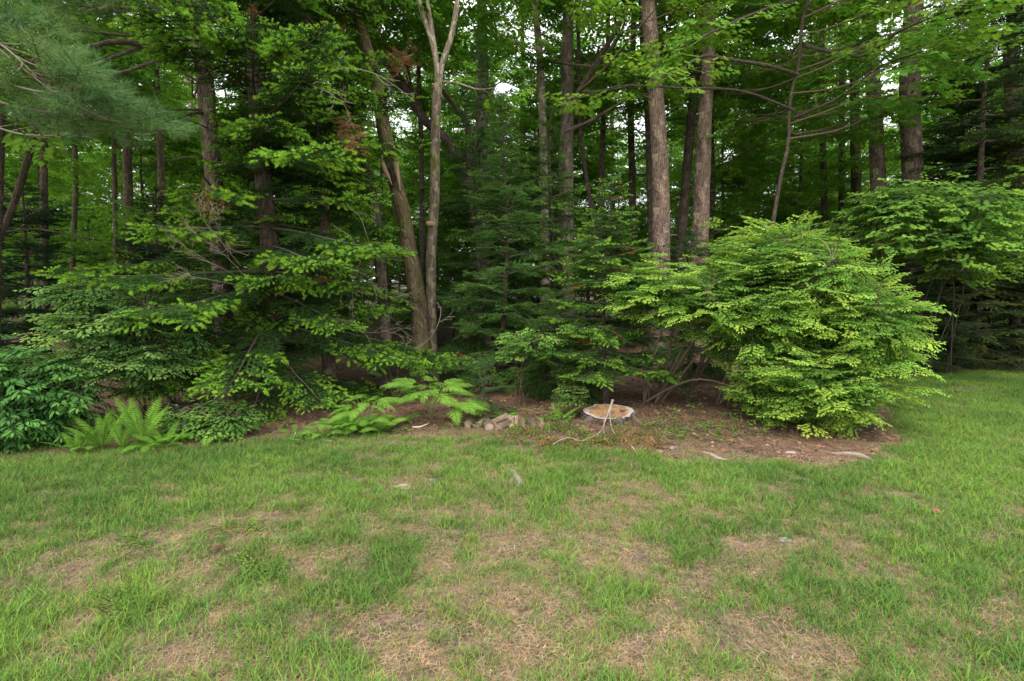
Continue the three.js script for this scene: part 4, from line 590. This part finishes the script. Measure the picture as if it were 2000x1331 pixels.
// ------------------------------------------------------------------ split firewood in a row at the edge of the bed
seed(17);
[[918, 832, .2, .085, 75, 6, 'grey split log at the fern end of the firewood row'], [940, 834, .22, .1, 65, 4, 'second split log from the fern end, with a curved bark back'], [953, 838, .2, .11, 100, 4, 'short thick log showing its sawn brown end to the lawn'], [968, 838, .2, .085, 120, 8, 'split log with a dark wedge-shaped end in the middle of the row'], [976, 826, .26, .075, 30, 14, 'weathered log lying on top of the row'], [984, 836, .2, .08, 40, 8, 'dark split log tucked under the weathered top log'], [999, 832, .22, .085, 95, 28, 'upright-leaning log with a flat split face'], [1010, 832, .24, .06, 85, 34, 'narrow pale log leaning among the row with its split edge up'], [1021, 833, .18, .07, 90, 24, 'pointed wedge of firewood leaning next to the narrow pale log'], [1040, 833, .16, .075, 95, 16, 'short chunk of firewood set apart, under a thin slat'], [1046, 831, .2, .026, 128, 24, 'thin slat of split wood resting on the short chunk'], [1058, 832, .15, .08, 100, 14, 'stub of firewood at the stump end of the row']].forEach(([x, y, L, w, turn, lift, label]) => {
  const p = gnd(x, y), t = thing('split_log', label, 'firewood', V(p.x, p.y + w * .34, p.z), 'split firewood in a row'), n = 9, segs = 8, tone = rr(.6, 1.35), body = new MB(), rows = [], s = rr(0, 50);
  const prof = Array.from({ length: n }, (_, i) => { const a = i / n * Math.PI * 2; const k = i < 5 ? 1 : 0; const r = k ? .56 : (i === 7 ? .66 : .36); return [Math.cos(a) * w * r * rr(.9, 1.1), Math.sin(a) * w * r * rr(.9, 1.1)]; });
  for (let j = 0; j <= segs; j++) { const row = [], xx = (j / segs - .5) * L; for (let i = 0; i <= n; i++) { const [a, b] = prof[i % n], k = 1 + (noise3(xx * 10 + s, i * 1.3, 2) - .5) * .22, g = .8 + .4 * noise3(xx * 8, (i % n) * 3.1, s), c = i > 0 && i < 5 ? C(.13 * g, .09 * g, .068 * g) : C(.30 * g, .215 * g, .155 * g); row.push(body.v(V(xx, b * k, a * k), c.multiplyScalar(tone), i / n * 2, xx * 3)); } rows.push(row); }
  for (let j = 0; j < segs; j++) for (let i = 0; i < n; i++) body.q(rows[j][i], rows[j][i + 1], rows[j + 1][i + 1], rows[j + 1][i]);
  const g = part('log_side', body.geo(true), grainMat, t); const m4 = new THREE.Matrix4().makeRotationFromEuler(new THREE.Euler(rr(-.5, .5) + (rnd() < .3 ? 0 : Math.PI), turn * Math.PI / 180, lift * Math.PI / 180, 'YZX')); g.applyMatrix4(m4);
  for (const e of [-1, 1]) { const mb = new MB(), k = rr(.55, 1.2), cc = C(.27 * k, .2 * k, .145 * k), c = mb.v(V(e * L / 2 + e * .004, 0, 0), cc), ring = prof.map(([a, b]) => mb.v(V(e * L / 2 + e * rr(-.002, .004), b * .99, a * .99), C(cc.r * rr(.75, 1.1), cc.g * rr(.75, 1.1), cc.b * rr(.75, 1.1)))); for (let i = 0; i < n; i++) mb.t(c, ring[i], ring[(i + 1) % n]); part('sawn_end', mb.geo(true), woodMat, t).applyMatrix4(m4); }
});

// ------------------------------------------------------------------ stones, roots, fallen pieces
seed(29);
function stone(name, label, cat, px, a, b, h, col, o = {}) {
  const p = gnd(...px), g = new THREE.IcosahedronGeometry(1, 4), q = g.attributes.position, cl = [], s = rr(0, 90);
  for (let i = 0; i < q.count; i++) { const v = V(q.getX(i), q.getY(i), q.getZ(i)), k = 1 + (fbm(v.x * 1.5 + s, v.y * 1.5, v.z * 1.5, 3) - .5) * .7 + (noise3(v.x * 6 + s, v.y * 6, v.z * 6) - .5) * .12; q.setXYZ(i, v.x * k * a, v.y * k * h, v.z * k * b); const g2 = .78 + .44 * noise3(v.x * 5 + s, v.y * 5, v.z * 5), mo = o.moss ? sstep(.5, .58, fbm(v.x * 3 + s, v.y * 3, v.z * 3, 3)) : 0; const c = C(col.r * g2, col.g * g2, col.b * g2).lerp(C(.3, .26, .05), mo * .8); cl.push(c.r, c.g, c.b); }
  g.setAttribute('color', new THREE.Float32BufferAttribute(cl, 3)); g.computeVertexNormals(); const m = part(name, g, woodMat); m.position.set(p.x, p.y + h * (o.sink ?? -.3), p.z); m.rotation.y = o.turn || 0; return tag(m, label, cat);
}
const GREYS = C(.26, .24, .24);
stone('stone', 'pale flat stone showing through the worn grass, small and white', 'stone', [1535, 1055], .045, .03, .018, C(.26, .25, .235));
stone('stone', 'grey half-buried rock in the grass beside a patch of yellow moss', 'stone', [787, 952], .075, .045, .03, GREYS, { moss: 1 });
stone('stone', 'small grey stone just past the half-buried rock', 'stone', [845, 938], .035, .025, .02, C(.2, .19, .19));
stone('stone', 'mossy orange-tinged stone at the head of the pale root in the lawn', 'stone', [987, 911], .06, .04, .03, C(.2, .15, .08), { moss: 1 });
stone('stone', 'white stone at the edge of the bare earth past the stump', 'stone', [1317, 876], .045, .03, .022, C(.27, .26, .25));
stone('stone', 'flat white stone lying under the tip of the dead branch', 'stone', [1103, 862], .07, .045, .02, C(.27, .245, .23));
stone('stone', 'flat pale stone in the bare earth under the bush', 'stone', [1545, 885], .07, .03, .02, C(.3, .26, .25));
stone('fallen_cone', 'small dark red pine cone lying in the grass', 'pine cone', [1828, 1005], .03, .022, .022, C(.22, .08, .06), { sink: .9 });
function lying(name, label, cat, w, px, col, o = {}) { const P = px.map(([x, y]) => gnd(x, y)), f = P[0].clone(), mb = new MB(); tube(mb, spline(P.map((p, i) => p.clone().sub(f).add(V(0, o.lift ?? w * .2, 0)).add(V(0, o.hump ? rr(0, o.hump) : 0, 0))), 20), (k) => w * (.25 + .75 * Math.sin(Math.PI * clamp(k * .9 + .08))), 7, (p) => { const k = .75 + .5 * noise3(p.x * 25, p.y * 25, p.z * 25); return C(col.r * k, col.g * k, col.b * k); }, { cap: true, lump: (a, L) => 1 + (noise3(Math.cos(a) * 2, L * 14, Math.sin(a) * 2) - .5) * .6 }); const m = part(name, mb.geo(), woodMat); m.position.copy(f); return tag(m, label, cat); }
lying('tree_root', 'long pale root surfacing through the lawn below the mossy stone', 'root', .03, [[990, 916], [1003, 926], [1010, 936], [1016, 946], [1006, 962]], C(.2, .165, .14));
lying('tree_root', 'worn grey root in the bare earth at the end of the bush', 'root', .03, [[1622, 888], [1660, 890], [1690, 896], [1710, 905]], C(.22, .175, .15));
lying('tree_root', 'pale root curling through the bare earth past the white stone', 'root', .022, [[1370, 884], [1388, 890], [1402, 897], [1420, 900]], C(.28, .24, .215));
lying('tree_root', 'short pale root surfacing by the weeds in the bare earth', 'root', .018, [[1268, 850], [1274, 858], [1280, 864]], C(.3, .23, .2));
lying('fallen_stick', 'pale stick lying on the brown litter before the largest fern', 'stick', .012, [[805, 838], [818, 838], [835, 832]], C(.55, .43, .33), { lift: .02 });
lying('fallen_stick', 'thin stick lying by the ferns left of the pale stick', 'stick', .008, [[572, 862], [576, 852], [578, 845]], C(.4, .28, .2), { lift: .02 });
lying('fallen_stick', 'short crooked stick in the worn lawn by the bare earth', 'stick', .007, [[1178, 1088], [1195, 1082], [1215, 1085]], C(.2, .14, .11), { lift: .012 });
lying('fallen_stick', 'long thin stick slanting over the litter at the grass edge', 'stick', .006, [[1229, 870], [1237, 880], [1245, 892]], C(.5, .4, .32), { lift: .02 });
lying('fallen_stick', 'long grey stick slanting down to the forest floor before the bushy low fir', 'stick', .009, [[1046, 760], [1075, 772], [1102, 788]], C(.3, .24, .2), { lift: .05 });
{ // open brown cone in the lawn, with its scales
  const p = gnd(423, 1079), t = thing('pine_cone', 'open brown pine cone lying in the worn grass', 'pine cone', p.clone().add(V(0, .022, 0))), core = new MB(); tube(core, [V(-.035, 0, 0), V(0, 0, 0), V(.04, 0, 0)], [.008, .012, .004], 7, C(.1, .05, .035)); part('core', core.geo(), woodMat, t);
  const sc = new MB(); leaf(sc, V(0, 0, 0), V(1, 0, 0), V(0, 1, 0), .02, .014, C(.16, .08, .055), 'oval', -.2); const g = sc.geo(); for (let i = 0; i < 46; i++) { const k = i / 46, a = i * 2.4, d = V(.35 - .5 * (k - .5), Math.cos(a), Math.sin(a)).normalize(); part('scale', g, woodMat, t).applyMatrix4(frame(V(lerp(-.032, .036, k), Math.cos(a) * .008, Math.sin(a) * .008), d, V(1, 0, 0), 1.1 - .5 * Math.abs(k - .4))); }
  t.rotation.y = .5;
}
{ const p = gnd(665, 1098), mb = new MB(); leaf(mb, V(0, .02, 0), V(1, .35, .2), V(.2, 1, .5), .06, .055, C(.26, .15, .08), 'maple', -.4); const m = part('fallen_leaf', mb.geo(), leafM); m.position.copy(p); tag(m, 'single dry tan leaf standing up in the grass', 'leaf'); }
// dead hanging twigs and vines
function twiggy(name, label, cat, mains, o) {
  const f = at(...mains[0][0]), t = thing(name, label, cat, f); mains.forEach((m) => { const P = m.map((q) => at(...q).sub(f)), mb = new MB(), tips = [], cv = new THREE.CatmullRomCurve3(P); tube(mb, spline(P, 22), (k) => lerp(o.r, o.r * .4, k), 5, o.col); for (let i = 0; i < (o.n || 0); i++) { const k = rr(.2, 1); grow(mb, tips, cv.getPoint(k), rotAround(cv.getTangent(Math.min(.98, k)), rr(.4, 1), rr(0, 6.28)), o.len * rr(.5, 1.1), o.r * .5, { wob: .22, lift: [o.lift || .03, 0], kids: [4], gap: .12, ratio: .55, flat: .3, col: o.col }); } part('twig', mb.geo(), woodMat, t);
    if (o.brown) sprays(t, 'dead_needles', [FT[0][0]], needleM, tips.filter(() => rnd() < o.brown), C(.3, .13, .075), { s: o.bs || .28, turn: .8, tilt: .8 }); });
  return t;
}
twiggy('dead_twigs', 'tangle of bare grey-tan dead twigs in front of the large fir', 'dead twigs', [[[478, 540, 6.2], [440, 500, 5.9], [400, 470, 5.75], [365, 455, 5.7]], [[470, 545, 6.2], [425, 520, 5.8], [380, 500, 5.7], [350, 470, 5.7]], [[470, 520, 6.2], [430, 470, 5.9], [392, 420, 5.8], [388, 385, 5.8]], [[485, 500, 6.2], [440, 480, 5.9], [412, 450, 5.85], [400, 440, 5.8]], [[480, 560, 6.2], [400, 545, 5.8], [340, 535, 5.7]]], { r: .0045, n: 6, len: .28, col: C(.21, .155, .12) });
twiggy('dead_fir_tip', 'rusty brown dead needles above the tangle of grey twigs', 'dead twigs', [[[400, 425, 5.9], [392, 400, 5.8], [388, 378, 5.75]], [[430, 430, 5.9], [425, 418, 5.8], [415, 408, 5.75]]], { r: .004, n: 5, len: .12, col: C(.3, .2, .14), brown: .5, bs: .2 });
twiggy('dead_fir_tip', 'orange dead needle tuft hanging high beside the leaning mossy tree', 'dead twigs', [[[745, 170, 7.6], [780, 140, 7.5], [793, 110, 7.4]], [[800, 160, 7.6], [790, 135, 7.5], [772, 132, 7.4]]], { r: .004, n: 6, len: .16, col: C(.3, .18, .12), brown: .7, bs: .4 });
twiggy('dead_fir_tip', 'orange-brown dead needle tufts hanging one above the other on the scaly fir', 'dead twigs', [[[672, 205, 6.7], [682, 225, 6.6], [683, 248, 6.6]], [[683, 255, 6.7], [688, 268, 6.6], [687, 284, 6.6]]], { r: .004, n: 6, len: .12, col: C(.3, .18, .12), brown: .8, bs: .36, lift: -.12 });
twiggy('hanging_vine', 'thin bare vine drooping in a loop before the two trunk feet', 'vine', [[[718, 655, 7.9], [722, 676, 7.8], [745, 690, 7.8], [780, 690, 7.8], [812, 682, 7.8], [838, 662, 7.8], [855, 635, 7.8], [861, 605, 7.9], [853, 590, 8]]], { r: .007, n: 5, len: .25, col: C(.3, .24, .19) });
twiggy('bare_twigs', 'bare drooping grey twigs tangled below the scaly fir boughs', 'dead twigs', [[[650, 440, 6.9], [690, 470, 6.8], [705, 520, 6.7], [700, 560, 6.7]], [[655, 400, 6.9], [700, 420, 6.7], [720, 470, 6.7], [740, 510, 6.7]], [[660, 520, 6.9], [710, 545, 6.7], [760, 580, 6.7], [800, 575, 6.7]], [[660, 620, 6.9], [720, 650, 6.8], [780, 640, 6.8]], [[640, 480, 6.9], [680, 500, 6.7], [690, 600, 6.7]]], { r: .005, n: 6, len: .34, col: C(.16, .13, .10), lift: -.05 });
twiggy('bare_branch', 'long bare curved branch crossing in front of the leaning mossy tree', 'branch', [[[610, 165, 6.7], [660, 135, 6.8], [720, 140, 7], [760, 160, 7.2], [810, 198, 7.4]], [[612, 168, 6.7], [640, 180, 6.7], [660, 195, 6.7]]], { r: .008, n: 4, len: .25, col: C(.34, .29, .24) });
twiggy('bare_branch', 'thin grey dead branch standing among the stems before the bush', 'branch', [[[1284, 678, 6.9], [1278, 700, 6.9], [1270, 725, 6.9], [1264, 748, 6.9]]], { r: .005, n: 3, len: .2, col: C(.34, .29, .24), lift: -.05 });

// ------------------------------------------------------------------ seedlings and weeds in the brown bed
seed(55);
for (const [x, y, h] of [[1000, 812, .12], [1035, 815, .12], [1070, 832, .16], [1088, 834, .12], [1120, 815, .1], [1100, 840, .14], [1312, 815, .1], [1300, 826, .07], [1446, 838, .2], [1425, 822, .1], [1390, 848, .12], [1318, 858, .08], [1262, 840, .1], [1340, 848, .07], [1212, 840, .1], [1162, 868, .08], [1410, 866, .08], [1480, 852, .12], [1230, 812, .07], [1355, 812, .14], [930, 842, .08], [785, 850, .08], [655, 868, .07], [968, 806, .14], [1340, 790, .2], [1420, 800, .22], [560, 842, .1], [590, 868, .07]]) {
  const p = gnd(x, y), t = thing('seedling', 'small green seedling sprouting from the brown litter', 'seedling', p, 'small seedlings sprouting in the brown bed'), mb = new MB(), n = 3 + Math.floor(rnd() * 3); tube(mb, [V(0, -.01, 0), V(.005, h * .5, .004), V(0, h, 0)], [.003, .002, .0015], 4, C(.12, .14, .05)); part('stem', mb.geo(), woodMat, t);
  for (let i = 0; i < n; i++) { const a = i / n * 6.28 + rr(-.4, .4), m = part('leaf_spray', pick(SP.tiny), fernCols[i % 4], t); m.applyMatrix4(frame(V(0, h * rr(.5, 1), 0), V(Math.cos(a), .25, Math.sin(a)), V(0, 1, 0), rr(.8, 1.3) * (.6 + h * 3.5))); }
}
{ // countless small weeds, clover and withered sprouts
  const L = [[], []], D = [[], []];
  const add = (l, p, s, c) => l[Math.floor(rnd() * 2)].push([frame(p.clone().add(V(0, .012, 0)), V(rr(-1, 1), rr(.1, .7), rr(-1, 1)), V(0, 1, 0), s), c]);
  for (const [x, y, rx, ry, n] of [[500, 1115, 60, 22, 46], [245, 1190, 45, 26, 50], [460, 1040, 40, 12, 24], [1060, 835, 80, 18, 200], [1400, 850, 90, 28, 100], [1270, 850, 90, 24, 130], [1010, 860, 60, 14, 70], [1150, 862, 60, 14, 90], [620, 858, 60, 10, 24], [1330, 815, 60, 24, 30], [880, 838, 60, 8, 16], [1480, 830, 60, 30, 40], [1830, 735, 90, 8, 50], [270, 1060, 30, 10, 10]]) for (let i = 0; i < n; i++) { const a = rr(0, 6.28), r = Math.sqrt(rnd()); add(L, gnd(x + Math.cos(a) * r * rx, y + Math.sin(a) * r * ry), rr(.45, .95), tint(C(.14, .25, .035), .3, .15)); }
  for (const [x, y, rx, ry, n] of [[1250, 868, 60, 20, 130], [1090, 876, 40, 12, 70], [1160, 860, 60, 16, 50], [1020, 850, 30, 8, 20]]) for (let i = 0; i < n; i++) { const a = rr(0, 6.28), r = Math.sqrt(rnd()); add(D, gnd(x + Math.cos(a) * r * rx, y + Math.sin(a) * r * ry), rr(.5, 1), tint(rnd() < .5 ? C(.34, .2, .08) : C(.24, .22, .06), .3, .15)); }
  const g = new THREE.Group(); g.name = 'weeds'; scene.add(g); tag(g, 'scattered tiny weeds, clover and withered sprouts', 'weeds', null, 'stuff');
  SP.tiny.forEach((s, k) => { copies('green_weeds', s, leafM, L[k], g); copies('withered_weeds', s, leafM, D[k], g); });
}

// ------------------------------------------------------------------ grass and litter
seed(71);
{
  const tuft = (n, L, w, spread, flat) => { const mb = new MB(); for (let i = 0; i < n; i++) { const a = rr(0, 6.28), r = spread * Math.sqrt(rnd()), p = V(Math.cos(a) * r, 0, Math.sin(a) * r), az = rr(0, 6.28), le = rr(.3, 1.05) * (flat || 1), l = L * rr(.5, 1.15), W = w * rr(.7, 1.3), s = V(-Math.sin(az), 0, Math.cos(az)), k = rr(.6, 1.35), y = rr(-.14, .26), c = C(k * (1 + y), k, k * (1 - y)); let prev = null; for (let j = 0; j <= 3; j++) { const f = j / 3, out = le * l * f * f * 1.05, up = flat ? l * .14 * Math.sin(f * 3) + .004 : l * f * (1 - .28 * le * f), q = p.clone().add(V(Math.cos(az) * (flat ? l * f : out), up, Math.sin(az) * (flat ? l * f : out))), ww = W * (1 - f * f) * .5; if (flat) q.add(s.clone().multiplyScalar(Math.sin(f * 2) * l * .15)); if (j === 3) { const t = mb.v(q, c); mb.t(prev[0], prev[1], t); } else { const e = [mb.v(q.clone().addScaledVector(s, ww), c), mb.v(q.clone().addScaledVector(s, -ww), c)]; if (prev) mb.q(prev[0], prev[1], e[1], e[0]); prev = e; } } } return mb.geo(); };
  const G = [tuft(8, .075, .0046, .045), tuft(8, .062, .0042, .05), tuft(9, .095, .005, .04), tuft(7, .048, .0038, .045)], T = [tuft(14, .05, .0026, .06, 1), tuft(14, .062, .0024, .07, 1)], gl = G.map(() => []), tl = T.map(() => []), stray = [[], []];
  const green = C(.088, .205, .042), bright = C(.15, .295, .058), olive = C(.185, .24, .08), straw = C(.28, .215, .125), tan = C(.17, .122, .08);
  for (let D = 1.25; D < 10.5; D += .05) {
    const x0 = -D * 1.06 - .5, x1 = D * 1.06 + .9, per = D < 3 ? 1900 : D < 5 ? 1500 : 1000, n = (x1 - x0) * .05 * per;
    for (let i = 0; i < n; i++) {
      const x = rr(x0, x1), z = -D - rnd() * .05, e = z - edgeZ(x); if (e < -.7 && lawnIn(x, z) < .02) continue; const l = lush(x, z), q = rnd();
      if (q < Math.pow(l, .9) * .95 + .04 * lawnIn(x, z)) {
        const m = fbm(x * 1.3 + 20, z * 1.3, 6, 3), c = green.clone().lerp(bright, sstep(.35, .65, m + rr(-.15, .15))).lerp(olive, sstep(.55, .1, l) * .55 + (rnd() < .2 ? .6 : 0)), k = rnd() < .16 ? 2 : l < .4 ? (rnd() < .6 ? 3 : 1) : Math.floor(rnd() * 2); gl[k].push([frame(V(x, relief(x, z) + .002, z), V(rr(-1, 1), 0, rr(-1, 1)), V(rr(-.4, .4), 1, rr(-.4, .4)), rr(.7, 1.2) * (.5 + .45 * l)), tint(c, .26, .14)]);
      } else if (q > .3 + .25 * l && lawnIn(x, z) > .1) { const b = bareness(x, z); if (rnd() < 1 - b * (fbm(x * 5, z * 5, 3, 3) > .47 ? .9 : .25)) tl[Math.floor(rnd() * 2)].push([frame(V(x, relief(x, z) + .006, z), V(rr(-1, 1), 0, rr(-1, 1)), V(rr(-.15, .15), 1, rr(-.15, .15)), rr(.6, 1.15)), tint(straw.clone().lerp(tan, rnd()), .25, .08)]); }
    }
  }
  const g = new THREE.Group(); g.name = 'grass'; scene.add(g); tag(g, 'uneven mown grass, lush in places and straw-brown in others', 'grass', null, 'stuff');
  G.forEach((s, k) => copies('green_blades', s, grassM, gl[k], g)); T.forEach((s, k) => copies('dry_blades', s, woodMat2(), tl[k], g));
  console.log('tufts', gl.map((a) => a.length), 'thatch', tl.map((a) => a.length));
  // fallen leaves and needles of the bed and the woods
  const lm = new MB(); leaf(lm, V(-.03, .004, 0), V(1, .12, 0), V(0, 1, .2), .065, .045, WHITE, 'oval', .25); const lm2 = new MB(); leaf(lm2, V(-.03, .01, 0), V(1, -.1, .1), V(.2, 1, -.3), .075, .07, WHITE, 'maple', -.2);
  const LG = [lm.geo(), lm2.geo()], ll = [[], []], nl = [[], []], cols = [C(.2, .1, .062), C(.15, .078, .05), C(.25, .145, .09), C(.11, .065, .045), C(.17, .09, .06)];
  for (let D = 4.6; D < 16; D += .08) { const x0 = -D * 1.06 - 1, x1 = D * 1.06 + 1, per = D < 8 ? 330 : 150, n = (x1 - x0) * .08 * per; for (let i = 0; i < n; i++) { const x = rr(x0, x1), z = -D - rnd() * .08; if (lawnIn(x, z) > .5 * rnd() + .1) continue; if (rnd() < .4) { const k = Math.floor(rnd() * 2); ll[k].push([frame(V(x, floorAt(x, z) + .012, z), V(rr(-1, 1), rr(-.2, .2), rr(-1, 1)), V(rr(-.6, .6), 1, rr(-.6, .6)), rr(.35, .75)), tint(pick(cols), .25, .08)]); } else nl[Math.floor(rnd() * 2)].push([frame(V(x, floorAt(x, z) + .01, z), V(rr(-1, 1), 0, rr(-1, 1)), V(rr(-.15, .15), 1, rr(-.15, .15)), rr(.7, 1.2)), tint(rnd() < .7 ? C(.19, .105, .066) : C(.26, .165, .1), .25, .06)]); } }
  { const c = gnd(1198, 833); for (let i = 0; i < 46; i++) { const a = rr(0, 6.28), r = .27 * Math.sqrt(rnd()), z = Math.sin(a) * r * .85; nl[i % 2].push([frame(V(c.x + Math.cos(a) * r, c.y + .105 - .16 * z + .014, c.z - .3 + z), V(rr(-1, 1), 0, rr(-1, 1)), V(0, 1, .16), rr(.25, .5)), tint(C(.2, .12, .07), .3, .08)]); } }
  const q = new THREE.Group(); q.name = 'leaf_litter'; scene.add(q); tag(q, 'brown fallen leaves and needles on the bed and forest floor', 'leaf litter', null, 'stuff');
  LG.forEach((s, k) => copies('fallen_leaves', s, woodMat2(), ll[k], q)); T.forEach((s, k) => copies('fallen_needles', s, woodMat2(), nl[k], q));
}
function woodMat2() { return strawM; }

scene.traverse((o) => { if (o.isMesh) { o.castShadow = true; o.receiveShadow = true; } });
{ let tri = 0, ins = 0, me = 0; scene.traverse((o) => { if (o.isInstancedMesh) ins += o.count; else if (o.isMesh) { me++; tri += (o.geometry.index ? o.geometry.index.count : o.geometry.attributes.position.count) / 3; } }); console.log('triangles', tri, 'meshes', me, 'copies', ins, 'things', scene.children.length); }
renderer.render(scene, camera);
